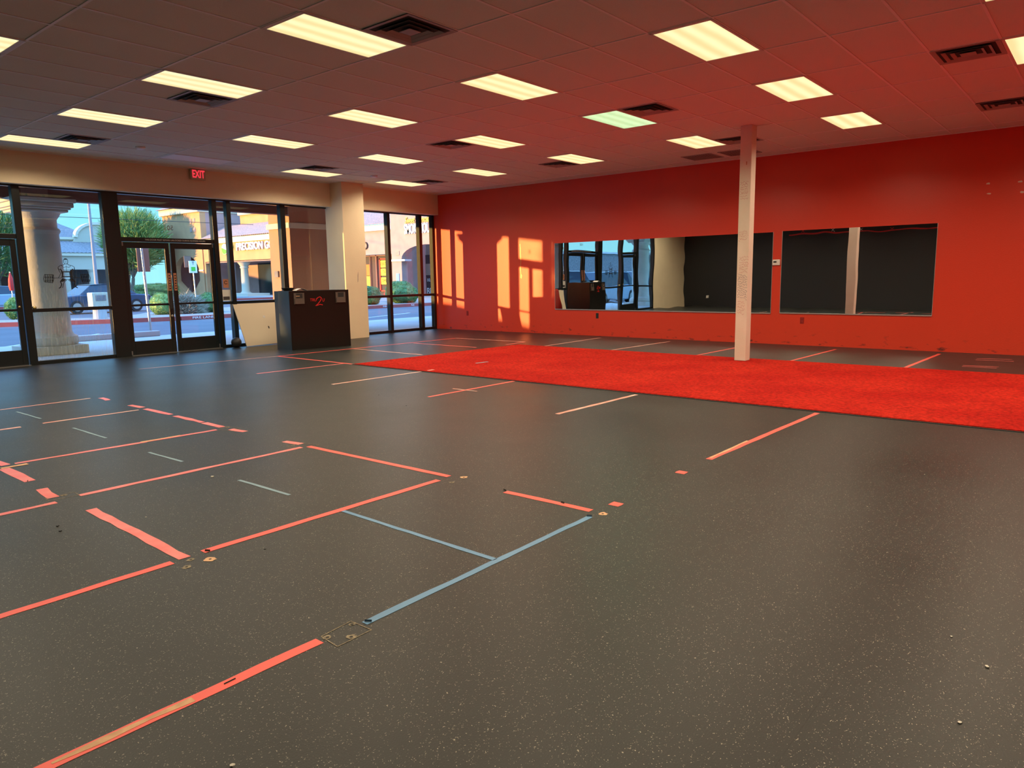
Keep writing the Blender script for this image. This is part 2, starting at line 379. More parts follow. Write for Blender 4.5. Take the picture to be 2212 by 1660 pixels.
# suspended ceiling bars
g = MB()
LX0, LY0, T = -10.2407, -1.0922, .6096
x = LX0-4*2*T
while x < -.05:
    if x > XL: g.box((x-.012, YB, H-.006), (x+.012, -.23, H))
    x += 2*T
y = LY0+T
while y > YB:
    g.box((XL, y-.012, H-.0055), (0, y+.012, H)); y -= T
g.box((XL, -.26, H-.007), (0, -.23, H)).box((-.03, YB, H-.007), (0, -.23, H)).box((XL, YB, H-.007), (XL+.03, -.23, H))
struct('trim_2', g, M['grid'])

# ------------------------------------------------------------------ storefront
def window(n, x0, x1, z0=.04, z1=3.0, rail=.93, g='glass'):
    f = MB()
    f.box((x0, -.05, 0), (x1, .06, z0+.02)).box((x0, -.05, z1), (x1, .06, z1+.05))
    if rail: f.box((x0, -.045, rail-.03), (x1, .055, rail+.03))
    o = struct('window_%d' % n, f, M['black_frame'], bevel=.004)
    if rail:
        MB().box((x0, 0, z0+.02), (x1, .008, rail-.03)).build('pane', M[g], o)
        MB().box((x0, 0, rail+.03), (x1, .008, z1)).build('pane', M[g], o)
    else:
        MB().box((x0, 0, z0+.02), (x1, .008, z1)).build('pane', M[g], o)
    return o
posts = [(-12.17,-12.07), (-10.92,-10.76), (-9.76,-9.64), (-8.36,-8.08), (-6.27,-6.17), (-5.95,-5.86), (-4.69,-4.57), (-3.33,-3.25), (-2.62,-2.52), (-1.64,-1.55), (-.55,-.45), (-.07,0)]
for i, (a, b) in enumerate(posts):
    struct('trim_%d' % (i+3), MB().box((a, -.06, 0), (b, .07, 3.05)).box((a+.02, .07, 0), (b-.02, .085, 3.05)), M['black_frame'], bevel=.004)
window(1, -12.07, -10.92)
w2 = window(2, -9.64, -8.36, g='glass_dirty')
window(3, -6.17, -5.95)
w4 = window(4, -5.86, -4.69)
window(5, -4.57, -3.33)
window(6, -2.52, -1.64)
window(7, -1.55, -.55)
window(8, -.45, -.07)
def transom(n, x0, x1):
    o = struct('window_%d' % n, MB().box((x0, -.05, 2.14), (x1, .06, 2.22)).box((x0, -.05, 3.0), (x1, .06, 3.05)), M['black_frame'], bevel=.004)
    MB().box((x0, 0, 2.22), (x1, .008, 3.0)).build('pane', M['glass'], o); return o
transom(9, -10.76, -9.76); t10 = transom(10, -8.08, -6.27)
def door(n, x0, x1, hinge):
    f = MB(); s_ = .085
    f.box((x0, -.022, .012), (x0+s_, .022, 2.13)).box((x1-s_, -.022, .012), (x1, .022, 2.13))
    f.box((x0+s_, -.022, .012), (x1-s_, .022, .27)).box((x0+s_, -.022, 2.02), (x1-s_, .022, 2.13)).box((x0+s_, -.018, .93), (x1-s_, .018, .97))
    o = struct('door_%d' % n, f, M['black_frame'], bevel=.004)
    MB().box((x0+s_, -.003, .27), (x1-s_, .003, .93)).build('pane', M['glass'], o)
    MB().box((x0+s_, -.003, .97), (x1-s_, .003, 2.02)).build('pane', M['glass'], o)
    hx = x1-.045 if hinge == 'l' else x0+.045
    px = x1 if hinge == 'r' else x0
    pv = MB(); k = -1 if hinge == 'r' else 1
    pv.build('pivot_blank', M['metal'], o) if False else pv.bm.free()
    for z_ in (.02, 2.06): MB().box((px, -.03, z_), (px+k*.025, -.022, z_+.07)).build('pivot', M['vent_dark_trim'], o)
    return o, hx
d1, hx = door(1, -10.75, -9.77, 'l')
MB().lathe((0,0,0), [(.018,0),(.018,.012),(.010,.016)], 16).build('lock', M['brass'], d1).data.transform(Matrix.Translation((-9.82, -.022, 1.0)) @ Matrix.Rotation(math.pi/2, 4, 'X'))
d2, hx = door(2, -8.07, -7.19, 'l')
MB().box((-7.30, -.075, .86), (-7.235, -.055, 1.20)).box((-7.28, -.055, .88), (-7.255, -.02, .90)).box((-7.28, -.055, 1.16), (-7.255, -.02, 1.18)).build('handle', M['black_plastic'], d2)
d3, hx = door(3, -7.16, -6.28, 'r')
MB().lathe((0,0,0), [(.02,0),(.02,.012),(.012,.016)], 16).build('lock', M['metal'], d2).data.transform(Matrix.Translation((-7.235, -.022, .72)) @ Matrix.Rotation(math.pi/2, 4, 'X'))
for dd, xs in ((d2, -7.232), (d3, -7.118)):
    b = MB().box((xs-.028, -.026, 1.21), (xs+.028, -.0225, 1.55)).build('push_sticker', M['sticker_orange'], dd)
    b['label'] = 'vertical orange lettered sticker'
    for k in range(6):
        MB().box((xs-.014+.004*(k % 2), -.028, 1.24+.05*k), (xs+.016, -.026, 1.265+.05*k)).build('lettering', M['letter_black'], b)
text_mesh('notice_lettering', 'THIS DOOR MUST REMAIN UNLOCKED DURING BUSINESS HOURS', .040, M['paper'], face_south((-7.05, -.0515, 2.18)), t10, ext=.0005)
# suite number on the outside of the transom glass, reads from outside
text_mesh('suite_number', '501', .13, M['tile_grey'], Matrix.Translation((-7.15, .012, 2.42)) @ Matrix.Rotation(math.pi, 4, 'Z') @ RX, t10, ext=.0005)
struct('trim_20', MB().box((-10.76, -.10, 0), (-9.76, .10, .012)).box((-8.08, -.10, 0), (-6.27, .10, .012)), M['vent_dark_trim'])

# window sticker notices on the narrow light beside the door
n1 = one('window_notice', MB().box((-6.155, -.006, .97), (-5.965, -.002, 1.20)), M['paper'], 'white paper notice stuck low on the narrow pane beside the doors', 'notice', kind=None)
MB().box((-6.13, -.008, .99), (-5.99, -.006, 1.06)).build('dark_photo', M['dark_recess'], n1)
n2 = one('window_sticker', MB().box((-6.11, -.006, 1.24), (-5.99, -.002, 1.42)), M['sticker_orange'], 'square orange sticker with a ring on the narrow pane beside the doors', 'sticker')
rg = []
for k in range(14): a = .6+2*math.pi*k/16; rg.append((-6.05+.032*math.cos(a), -.007, 1.35+.032*math.sin(a)))
stroke(rg, .012, (0,-1,0)).build('ring_mark', M['letter_black'], n2)

# ------------------------------------------------------------------ strongman window decal
def decal():
    c = Vector((-9.03, -.003, 0)); b = MB(); z0 = 1.82
    def S(pts, wd=.008):
        P = [Vector((c.x+p[0]*.78, -.0025, z0+(p[1]-z0)*.63)) for p in pts]
        for p, q in zip(P[:-1], P[1:]):
            d = q-p
            if d.length < 1e-5: continue
            s_ = d.cross(Vector((0,1,0))).normalized()*wd/2; e_ = d.normalized()*wd*.3
            b.prism([p-s_-e_, p+s_-e_, q+s_+e_, q-s_+e_], (0,-.001,0))
    def Pg(pts): b.prism([(c.x+p[0]*.78, -.0025, z0+(p[1]-z0)*.63) for p in pts], (0,-.001,0))
    z = 1.70
    # head
    S([(-.04,z),(-.045,z+.06),(-.03,z+.10),(0,z+.11),(.03,z+.10),(.045,z+.06),(.04,z),(.02,z-.035),(-.02,z-.035),(-.04,z)])
    Pg([(-.045,z+.07),(-.03,z+.11),(0,z+.12),(.03,z+.11),(.045,z+.07),(.03,z+.085),(-.03,z+.085)])
    S([(-.025,z+.05),(-.008,z+.05)],.006); S([(.008,z+.05),(.025,z+.05)],.006); S([(-.015,z+.005),(.015,z+.005)],.005); S([(0,z+.045),(0,z+.02)],.004)
    for s in (-1,1):
        S([(s*.03,z-.03),(s*.05,z-.06),(s*.12,z-.08),(s*.165,z-.12),(s*.17,z-.17),(s*.14,z-.20),(s*.125,z-.17)])
        S([(s*.165,z-.15),(s*.155,z-.23),(s*.13,z-.29),(s*.15,z-.36),(s*.18,z-.41)])
        S([(s*.125,z-.17),(s*.11,z-.25),(s*.10,z-.33)])
        S([(0,z-.11),(s*.05,z-.125),(s*.08,z-.11),(s*.09,z-.07)],.006)
        Pg([(s*.12,z-.16),(s*.07,z-.26),(s*.085,z-.40),(s*.12,z-.42),(s*.10,z-.30)])
        # legs: spread stance
        S([(s*.10,z-.44),(s*.15,z-.52),(s*.13,z-.60),(s*.16,z-.68),(s*.19,z-.70)],.016)
        S([(s*.02,z-.48),(s*.08,z-.54),(s*.10,z-.62),(s*.12,z-.69)],.010)
        Pg([(s*.02,z-.46),(s*.11,z-.44),(s*.14,z-.53),(s*.08,z-.52)])
        S([(s*.12,z-.42),(s*.30,z-.42)],.008)
        for k in range(5):
            x0 = s*(.29+.035*k); t = .02*k*s
            S([(x0,z-.33),(x0+s*.012,z-.42),(x0+s*.018,z-.52)],.010); Pg([(x0,z-.36),(x0+s*.022,z-.38),(x0+s*.026,z-.42),(x0+s*.004,z-.43)])
            Pg([(x0+s*.006,z-.46),(x0+s*.03,z-.47),(x0+s*.026,z-.53),(x0+s*.012,z-.54)])
        S([(s*.28,z-.33),(s*.45,z-.32),(s*.48,z-.43),(s*.47,z-.52),(s*.31,z-.55),(s*.28,z-.45),(s*.28,z-.33)],.009)
    S([(0,z-.07),(0,z-.26)],.005); S([(-.07,z-.25),(.07,z-.25)],.018)
    Pg([(-.09,z-.37),(.09,z-.37),(.09,z-.40),(-.09,z-.40)])
    for k in range(3): S([(-.05,z-.28-.03*k),(.05,z-.28-.03*k)],.005)
    S([(-.09,z-.40),(-.08,z-.45),(0,z-.47),(.08,z-.45),(.09,z-.40)],.007)
    return b
one('window_decal', decal(), M['letter_black'], 'black line drawing of a strongman holding a barbell on the big streaked pane', 'decal')
one('door_stop_knob', MB().lathe((-9.60, -.03, .98), [(.002,-.03),(.025,-.024),(.034,0),(.025,.024),(.002,.03)], 16), M['brass'], 'small round brown knob on the frame low beside the strongman pane', 'knob', smooth=True)
# ================================================================== ceiling fixtures
def fixture():
    t = empty('ceiling_light', (0,0,0), 'x', 'ceiling light', 'fluorescent ceiling panels')
    f = MB(); W2, D2 = T, T/2
    for a, b in (((-W2,-D2),(W2,-D2+.027)), ((-W2,D2-.027),(W2,D2)), ((-W2,-D2),(-W2+.045,D2)), ((W2-.045,-D2),(W2,D2))):
        f.box((a[0], a[1], -.010), (b[0], b[1], 0))
    f.build('frame', M['white_paint'], t)
    MB().box((-W2+.045, -D2+.027, -.006), (W2-.045, D2-.027, -.001)).build('lens', M['lens'], t)
    return t
proto = fixture()
first = True
colname = {-1: 'first column from the left', 0: 'second column from the left', 1: 'third column from the left', 2: 'fourth column from the left', 3: 'column nearest the red wall'}
rowname = ['row next to the storefront', 'second row from the storefront', 'third row from the storefront', 'fourth row from the storefront', 'fifth row from the storefront', 'sixth row from the storefront', 'seventh row from the storefront', 'eighth row from the storefront']
lens_mesh = {}
def variant(o, m):
    for ch in o.children:
        if ch.name.startswith('lens'):
            ch.data = ch.data.copy(); ch.data.materials.clear(); ch.data.materials.append(m)
for c in range(-1, 4):
    for r in range(8):
        if r > 5 and c > 1: pass
        loc = (LX0+c*4*T+T, LY0-r*4*T-T/2, H)
        visible = (c >= 0 and r <= 3) or (c >= 1 and r == 4) or (c == 2 and r == 5) or (c == 1 and r == 5) or (c == -1 and r == 2)
        lab = 'lit fluorescent ceiling panel, %s, %s' % (colname[c], rowname[r])
        if (c, r) == (1, 0): lab = 'unlit grey ceiling panel above the exit sign, next to the storefront'
        if (c, r) == (2, 3): lab = 'green-tinted lit ceiling panel right of the ceiling centre'
        o = proto if first else dup(proto, loc); o.location = loc; first = False
        o['label'] = lab; o.name = 'ceiling_light'
        if (c, r) == (1, 0): variant(o, M['lens_off']); continue
        if (c, r) == (2, 3): variant(o, M['lens_green'])
        ld = bpy.data.lights.new('troffer_light', 'AREA'); ld.shape = 'RECTANGLE'; ld.size = 1.12; ld.size_y = .54
        ld.energy = TROFFER_W; ld.color = TROFFER_COL if (c, r) != (2, 3) else (.6,.9,.55); ld.spread = TROFFER_SPREAD
        lo = bpy.data.objects.new('troffer_light', ld); COL.objects.link(lo); lo.location = (loc[0], loc[1], H-.012)
bpy.context.view_layer.update()
M['vent_dark'] = mat('grey_vent_metal', (.38,.34,.32), .5)
M['vent_black'] = mat('vent_throat', (.02,.018,.018), .8)
def vent():
    t = empty('air_vent', (0,0,0), 'x', 'vent', 'square ceiling air diffusers')
    MB().box((-.29,-.29,-.004), (.29,.29,-.001)).build('throat', M['vent_black'], t)
    def ring(h, wd, z0, z1):
        b = MB()
        for s in range(4):
            R_ = Matrix.Rotation(s*math.pi/2, 4, 'Z')
            a = [R_ @ Vector(p) for p in ((-h,-h,z0),(h,-h,z0),(h-wd,-h+wd,z1),(-h+wd,-h+wd,z1))]
            b.prism(a, (0,0,.003))
        return b
    ring(.30, .045, -.012, -.006).build('frame', M['vent_dark'], t)
    for h in (.215, .145): ring(h, .030, -.022, -.006).build('louvre', M['vent_dark'], t)
    MB().box((-.07,-.07,-.024), (.07,.07,-.018)).build('centre_plate', M['vent_dark'], t, bevel=.008)
    return t
vp = vent(); fv = True
vl = {(1,13):'large square diffuser beside the big panel at top left of centre', (1,7):'square diffuser just below the second left lit panel', (1,1):'square diffuser at the far left end above the storefront',
      (8,7):'square diffuser against the left end of the lit panel over the middle', (8,13):'square diffuser touching the green-tinted panel', (13,7):'square diffuser just left of and below a small lit panel near the red wall',
      (13,13):'square diffuser half hidden behind the white post top', (8,1):'small square diffuser behind the far lit panel above the desk', (13,1):'smallest square diffuser in the far corner by the red wall',
      (8,19):'large square diffuser at the upper right of the ceiling', (13,19):'square diffuser at the right edge above the red wall'}
for (i, j), lab in vl.items():
    loc = (LX0+i*T+T/2, LY0-j*T-T/2, H)
    o = vp if fv else dup(vp, loc); o.location = loc; fv = False; o['label'] = lab
def grille():
    t = empty('return_grille', (0,0,0), 'x', 'vent', 'flat return grilles by the red wall')
    b = MB()
    for k in range(12): b.box((-.26, -.26+.044*k, -.010), (.26, -.24+.044*k, -.004))
    b.box((-.30,-.30,-.010), (.30,-.27,-.002)).box((-.30,.27,-.010), (.30,.30,-.002)).box((-.30,-.30,-.010), (-.27,.30,-.002)).box((.27,-.30,-.010), (.30,.30,-.002))
    b.build('slats', M['vent_dark'], t); MB().box((-.27,-.27,-.003), (.27,.27,-.001)).build('backing', M['vent_black'], t); return t
gp = grille(); gp.location = (LX0+15*T+T/2, LY0-11*T-T/2, H); gp['label'] = 'flat dark return grille near the red wall, left one of the pair'
dup(gp, (LX0+15*T+T/2, LY0-12*T-T/2-.12, H), 'flat dark return grille near the red wall, just left of the white post')
for p, lab in (((-8.435,-1.942), 'small round smoke detector on the ceiling left of the unlit panel'), ((-3.571,-1.925), 'small round smoke detector on the ceiling above the wall pier')):
    one('smoke_detector', MB().lathe((p[0], p[1], H), [(.06,-.035),(.075,-.02),(.075,-.001)], 20), M['grid'], lab, 'smoke detector')
# exit sign
ex = empty('exit_sign', (-6.62, -.26, 3.45), 'white box exit sign with glowing red letters over the doors', 'exit sign')
MB().box((-6.77, -.30, 3.35), (-6.47, -.235, 3.545)).build('housing', M['exit_box'], ex, bevel=.006)
text_mesh('exit_letters', 'EXIT', .20, M['exit_red'], face_south((-6.62, -.302, 3.45)), ex, ext=.002, sx=.62, bold=.004)

# ================================================================== mirrors, thermostat, sockets
def mirror(name, y0, y1, z0, z1, lab):
    t = empty(name, (-.01, (y0+y1)/2, z0), lab, 'mirror')
    MB().box((-.008, y0, z0), (-.001, y1, z1)).build('mirror_glass', M['mirror'], t)
    c = MB().box((-.014, y0, z0-.012), (-.001, y1, z0+.006)); c.build('bottom_channel', M['metal'], t)
    for a_ in (y0-.006, y1): MB().box((-.011, a_, z0), (-.001, a_+.006, z1)).build('edge_strip', M['metal'], t)
mirror('wall_mirror', -9.21, -4.07, .595, 2.13, 'long wall mirror left of the thermostat, showing the storefront windows')
mirror('wall_mirror', -11.95, -9.39, .605, 2.14, 'shorter wall mirror right of the thermostat, showing only dark wall and post')
th = empty('thermostat', (-.02, -9.29, 1.56), 'small white thermostat on the red wall between the two mirrors', 'thermostat')
MB().box((-.028, -9.365, 1.505), (-.001, -9.22, 1.615)).build('case', M['paper'], th, bevel=.012)
MB().box((-.030, -9.30, 1.555), (-.027, -9.24, 1.585)).build('display', M['black_plastic'], th)
def outlet(y, z, m, lab, yy=.035, zz=.06):
    t = empty('wall_socket', (-.005, y, z), lab, 'socket')
    MB().box((-.007, y-yy, z-zz), (-.001, y+yy, z+zz)).build('cover_plate', m, t, bevel=.002)
    MB().box((-.010, y-.016, z+.012), (-.006, y+.016, z+.040)).build('receptacle', m, t, bevel=.003)
    MB().box((-.010, y-.016, z-.040), (-.006, y+.016, z-.012)).build('receptacle', m, t, bevel=.003)
outlet(-1.21, .44, M['red_plastic'], 'red painted wall socket near the front corner of the red wall')
outlet(-5.25, .46, M['black_plastic'], 'black wall socket below the long mirror')
outlet(-9.81, .47, M['red_plastic'], 'red painted wall socket below the short mirror')
# small bare patches in the paint, high on the right
for (y, z), lab in (((-12.62,2.72),'pale torn paint patch high on the red wall, upper left of the four'), ((-12.64,2.56),'pale torn paint patch high on the red wall, lower left of the four'), ((-13.04,2.71),'pale torn paint patch at the right edge of the red wall, upper'), ((-13.07,2.55),'pale torn paint patch at the right edge of the red wall, lower')):
    b = MB(); k = 9
    b.prism([(-.001, y+.035*math.cos(2*math.pi*i/k)*random.uniform(.6,1.2), z+.018*math.sin(2*math.pi*i/k)*random.uniform(.5,1.2)) for i in range(k)], (-.003,0,0))
    one('paint_patch', b, M['plaster'], lab, 'paint patch', 'torn paint patches on the red wall')
# hanging cord hook on the red wall
cb = stroke([(-.004,-3.02,2.15),(-.004,-3.03,1.95),(-.004,-3.04,1.75),(-.004,-3.02,1.55),(-.004,-3.035,1.42),(-.004,-3.02,1.36),(-.004,-3.05,1.33),(-.004,-3.06,1.40),(-.004,-3.03,1.44)], .012, (-1,0,0))
one('hanging_rope', cb, M['brass'], 'thin pale rope hanging on the red wall in the sun patch', 'rope')
# paint line and crosses on the black left wall (seen in the mirror)
pts = [(XL+.002, -4.44-.25*k, 2.79+.006*math.sin(k*1.3)) for k in range(21)]
one('painted_line', stroke(pts, .045, (1,0,0)), M['line_red'], 'long wavy dull red line painted across the black left wall', 'painted line')
for i, (y, z, m, lab) in enumerate(((-4.95,2.88,'line_red','red cross mark on the black wall at the start of the red line'), (-6.05,2.88,'paper','white cross mark on the black wall left of the post reflection'), (-7.0,2.87,'paper','white cross mark on the black wall right of the post reflection'), (-8.01,2.85,'line_red','red cross mark on the black wall in the middle of the red line'))):
    b = stroke([(XL+.002, y-.05, z-.05), (XL+.002, y+.05, z+.05)], .014, (1,0,0))
    n_ = Vector((1,0,0))
    p, q = Vector((XL+.002, y-.05, z+.05)), Vector((XL+.002, y+.05, z-.05)); s_ = (q-p).cross(n_).normalized()*.007
    b.prism([p-s_, p+s_, q+s_, q-s_], n_*.001)
    one('cross_mark', b, M[m], lab, 'cross mark', 'cross marks above the red line')
lo_ = one('wall_socket', MB().box((XL, -1.17, .36), (XL+.008, -1.09, .47)), M['paper'], 'pale wall socket low on the black left wall', 'socket')

# ================================================================== white post on the turf
pm = mat('cream_painted_post', (.78,.66,.56), .6, var=(.72,.60,.49), vscale=2.5, bump=.1, bscale=30)
x0, x1, y0, y1 = -3.075, -2.895, -9.965, -9.785
post = empty('support_post', ((x0+x1)/2, (y0+y1)/2, .014), 'cream square post with marker scribbles standing at the turf edge', 'post')
MB().box((x0, y0, .014), (x1, y1, H)).build('shaft', pm, post, bevel=.008)
def scribble(z0, z1, rows, m, seed, a=.02, b=.16, slope=0):
    rnd = random.Random(seed); mb = MB()
    for r in range(rows):
        z = z1-(z1-z0)*r/max(1, rows-1); y = y1-a
        while y > y1-b:
            l = rnd.uniform(.008,.02); zz = z+rnd.uniform(-.008,.008)+slope*(y1-y)
            p, q = Vector((x0-.0005, y, zz)), Vector((x0-.0005, y-l, zz+rnd.uniform(-.018,.018)))
            s_ = (q-p).cross(Vector((1,0,0))).normalized()*.0022
            mb.prism([p-s_, p+s_, q+s_, q-s_], (-.0008,0,0)); y -= l*rnd.uniform(.7,1.5)
    return mb
hw = []
for k, (z0, z1, rows, m, a, b, sl) in enumerate(((2.48,2.72,8,'ink_red',.02,.13,.1), (1.86,1.98,5,'ink_red',.02,.15,.2), (1.38,1.60,7,'ink_red',.04,.17,.1), (1.02,1.36,11,'ink_dark',.02,.16,-.3), (.78,.95,5,'ink_red',.03,.13,-.3))):
    o = scribble(z0, z1, rows, M[m], 11+k, a, b, sl).build('handwriting', M[m], post)
    o['label'] = ('red' if m == 'ink_red' else 'dark')+' marker handwriting'
MB().box((x0-.003, -9.90, 2.98), (x0, -9.885, 3.03)).build('orange_sticker', M['sticker_orange'], post)

# ================================================================== turf
tf = empty('turf_strip', (-4.6, -13, 0), 'long bright red artificial turf runner lying on the black floor', 'turf')
q_ = [(-6.64,-4.87), (-2.66,-5.08), (-2.66,-21.6), (-6.66,-21.6)]
MB().prism([(a, b, .006) for a, b in q_], (0,0,.008)).build('pile', M['turf'], tf)
MB().prism([(a+(-.022 if a < -4 else .022), b+(.022 if b > -9 else -.022), 0) for a, b in q_], (0,0,.006)).build('backing', M['turf_edge'], tf)

# ================================================================== floor tape
def tape(p, q, lab, m='tape_red', wd=.05, z=.0006, group='red floor tape', worn=False, rag=.003, name='floor_tape'):
    p = Vector((p[0], p[1], z)); q = Vector((q[0], q[1], z)); d = q-p; L_ = d.length; d.normalize(); s = Vector((-d.y, d.x, 0))*wd/2
    rnd = random.Random(int(abs(p.x*1000)+abs(q.y*777)))
    n = max(2, int(L_/.12)); a = []; b = []
    for i in range(n+1):
        c = p+d*L_*i/n
        a.append(c+s*(1+rnd.uniform(-rag, rag)/wd*2)); b.append(c-s*(1+rnd.uniform(-rag, rag)/wd*2))
    mb = MB(); mb.prism([tuple(v) for v in a+b[::-1]], (0,0,.0008))
    return one(name, mb, M[m], lab, 'tape', group)
R1 = tape((-13.477,-12.069), (-12.498,-12.076), 'longest nearest red tape strip, torn down its middle, bottom left of the floor', wd=.052)
TAPES = [
 ((-13.299,-10.838), (-12.474,-10.834), 'red tape strip running in from the left edge above the nearest one', 'tape_red', .05),
 ((-12.309,-10.819), (-10.641,-10.849), 'long straight red tape strip whose middle the short blue strip touches', 'tape_red', .05),
 ((-12.376,-9.576), (-12.410,-10.828), 'broad ragged red tape strip running down to the left bolt marks', 'tape_pink', .06),
 ((-12.302,-9.197), (-10.619,-9.222), 'long scuffed pinkish red strip below the long upper-left one', 'tape_pink', .05),
 ((-10.564,-9.241), (-10.531,-10.842), 'red tape strip sloping down to the right near the middle, meeting a corner', 'tape_red', .05),
 ((-12.828,-9.233), (-12.453,-9.241), 'short pinkish strip at the left edge below the curled pieces', 'tape_pink', .05),
 ((-12.273,-7.841), (-11.303,-7.912), 'pinkish strip starting at the left edge, left half of a broken line', 'tape_pink', .05),
 ((-11.331,-7.903), (-10.669,-7.940), 'pinkish strip, right half of the broken line with glue residue', 'tape_pink', .05),
 ((-11.986,-6.183), (-11.741,-6.196), 'pale strip end at the left edge, third line from the storefront', 'tape_pale', .05),
 ((-11.543,-6.165), (-10.624,-6.204), 'partly peeled pink strip left of the row of dashes', 'tape_pale', .04),
 ((-11.545,-4.864), (-10.614,-4.864), 'thin pale strip nearest the windows at far left', 'tape_pale', .04),
 ((-12.350,-7.539), (-12.336,-7.848), 'pink tape end cut by the left edge', 'tape_pink', .06),
 ((-12.374,-7.959), (-12.377,-8.526), 'short pink tape piece with a curled dark end near the left edge', 'tape_pink', .07),
 ((-12.404,-8.811), (-12.430,-9.108), 'short red tape piece with a folded corner next to bolt marks', 'tape_pink', .07),
 ((-10.574,-11.394), (-10.565,-12.047), 'short curled red strip alone near the centre of the floor', 'tape_red', .05),
 ((-9.038,-12.086), (-6.736,-12.163), 'red strip reaching the turf edge at right, worn near its lower end', 'tape_red', .05),
 ((-8.226,-10.095), (-6.735,-10.147), 'pale orange strip reaching the turf edge inside the bright sheen', 'tape_pale', .05),
 ((-8.217,-8.240), (-6.675,-8.260), 'orange-red strip reaching the turf edge, crossed by a faint short one', 'tape_red', .05),
 ((-8.228,-6.426), (-6.516,-6.467), 'pale red strip reaching the turf edge nearest its left corner', 'tape_pale', .05),
 ((-8.185,-4.535), (-6.652,-4.597), 'thin red strip ending just left of the turf corner', 'tape_pink', .05),
 ((-6.572,-2.576), (-6.614,-4.778), 'red strip running from the desk side to the turf corner', 'tape_red', .05),
 ((-8.939,-2.324), (-6.572,-2.576), 'faint thin strip in front of the glass doors', 'tape_pale', .03),
 ((-6.572,-2.576), (-2.065,-2.759), 'long thin red strip passing in front of the desk', 'tape_red', .05),
 ((-2.065,-2.759), (-2.026,-4.747), 'pale strip farthest back near the red wall corner', 'tape_pale', .05),
 ((-2.711,-4.808), (-2.026,-4.747), 'very short strip at the far right corner of the turf', 'tape_pink', .05),
 ((-4.926,-2.700), (-5.001,-4.739), 'pale strip from the desk corner to the far turf edge', 'tape_pale', .05),
 ((-3.460,-2.857), (-3.464,-4.663), 'red strip parallel to the far turf edge strip, farther back', 'tape_pink', .05),
 ((-2.771,-5.677), (-0.382,-5.592), 'strip between turf and red wall, first from the front corner', 'tape_pale', .05),
 ((-2.688,-7.219), (-0.465,-7.320), 'strip between turf and red wall, second from the front corner', 'tape_pale', .05),
 ((-2.665,-8.918), (-0.978,-8.963), 'strip between turf and red wall just left of the white post', 'tape_red', .05),
 ((-2.641,-10.494), (-0.440,-10.565), 'strip between turf and red wall right of the white post', 'tape_red', .05),
 ((-2.646,-12.096), (-0.382,-12.171), 'strip between turf and red wall, rightmost long one', 'tape_red', .055),
 ((-7.597,-8.028), (-7.593,-8.432), 'faint short strip crossing an orange-red one near the turf', 'tape_pale', .02),
]
for p, q, lab, m, wd in TAPES: tape(p, q, lab, m, wd, z=.0006+.0001*random.random()*3, rag=.006 if m != 'tape_red' else .003)
for p, q, lab in (((-0.823,-12.746), (-0.701,-13.187), 'thin pink line, uppermost of the four at the far right by the wall'), ((-1.034,-12.760), (-0.956,-13.233), 'thin pink line, second of the four at the far right by the wall'),
                  ((-1.883,-12.710), (-1.809,-13.133), 'thin pink line, third of the four at the far right by the wall'), ((-2.007,-12.716), (-1.994,-13.131), 'thin pink line, lowest of the four at the far right by the wall')):
    tape(p, q, lab, 'tape_pink', .025, group='thin floor marks by the red wall')
for p, q, lab in (((-10.523,-4.939), (-10.540,-5.209), 'tiny pale dash at the far end of the dashed tape row'), ((-10.551,-5.801), (-10.533,-6.087), 'small pink dash, second from the far end of the dashed row'), ((-10.558,-6.201), (-10.546,-6.787), 'pink dash of the diagonal row just left of the peeled strip end'),
                  ((-10.556,-6.907), (-10.565,-7.482), 'longer pink dash in the middle of the diagonal row'), ((-10.569,-7.516), (-10.568,-7.865), 'pink dash touching the end of the long upper-left strip'), ((-10.581,-8.030), (-10.555,-8.244), 'short pink dash below the bolt marks in the diagonal row'), ((-10.573,-8.904), (-10.552,-9.112), 'short red dash at the near end of the diagonal row')):
    tape(p, q, lab, 'tape_pink', .06, group='diagonal row of short tape dashes', rag=.008)
for c, lab in (((-9.486,-12.087), 'small red tape square nearer the turf'), ((-10.372,-12.100), 'small red tape square nearer the blue strip end')):
    tape((c[0]-.035, c[1]), (c[0]+.035, c[1]), lab, 'tape_red', .07, group='small red tape squares')
for p, q, lab, m, wd in (((-12.301,-12.102), (-10.661,-12.100), 'long blue tape strip across the near floor', 'tape_blue', .036), ((-11.454,-10.856), (-11.476,-12.087), 'blue tape strip joining the long blue one to the red strip', 'tape_blue', .03),
                  ((-11.472,-9.718), (-11.460,-10.316), 'grey-blue dash, nearest of the four left ones', 'tape_grey', .024), ((-11.473,-8.337), (-11.455,-8.871), 'grey-blue dash, second nearest of the left ones', 'tape_grey', .024),
                  ((-11.450,-6.686), (-11.452,-7.450), 'grey-blue dash, third of the left ones', 'tape_grey', .022), ((-11.476,-5.160), (-11.463,-5.863), 'grey-blue dash at the far left near the windows', 'tape_grey', .022)):
    tape(p, q, lab, m, wd, z=.0008, group='blue floor tape')
for p, q, lab, wd in (((-13.415,-12.065), (-12.997,-12.075), 'tan glue residue down the middle of the nearest red strip', .022), ((-8.995,-12.074), (-8.284,-12.082), 'tan glue residue on the lower end of the red strip near the turf', .02),
                      ((-11.338,-7.893), (-10.993,-7.899), 'tan residue on the broken pinkish line', .028), ((-12.391,-7.935), (-12.216,-7.943), 'tan residue smear under the upper-left strip', .05)):
    tape(p, q, lab, 'residue', wd, z=.0016, group='glue residue', rag=.007, name='glue_residue')
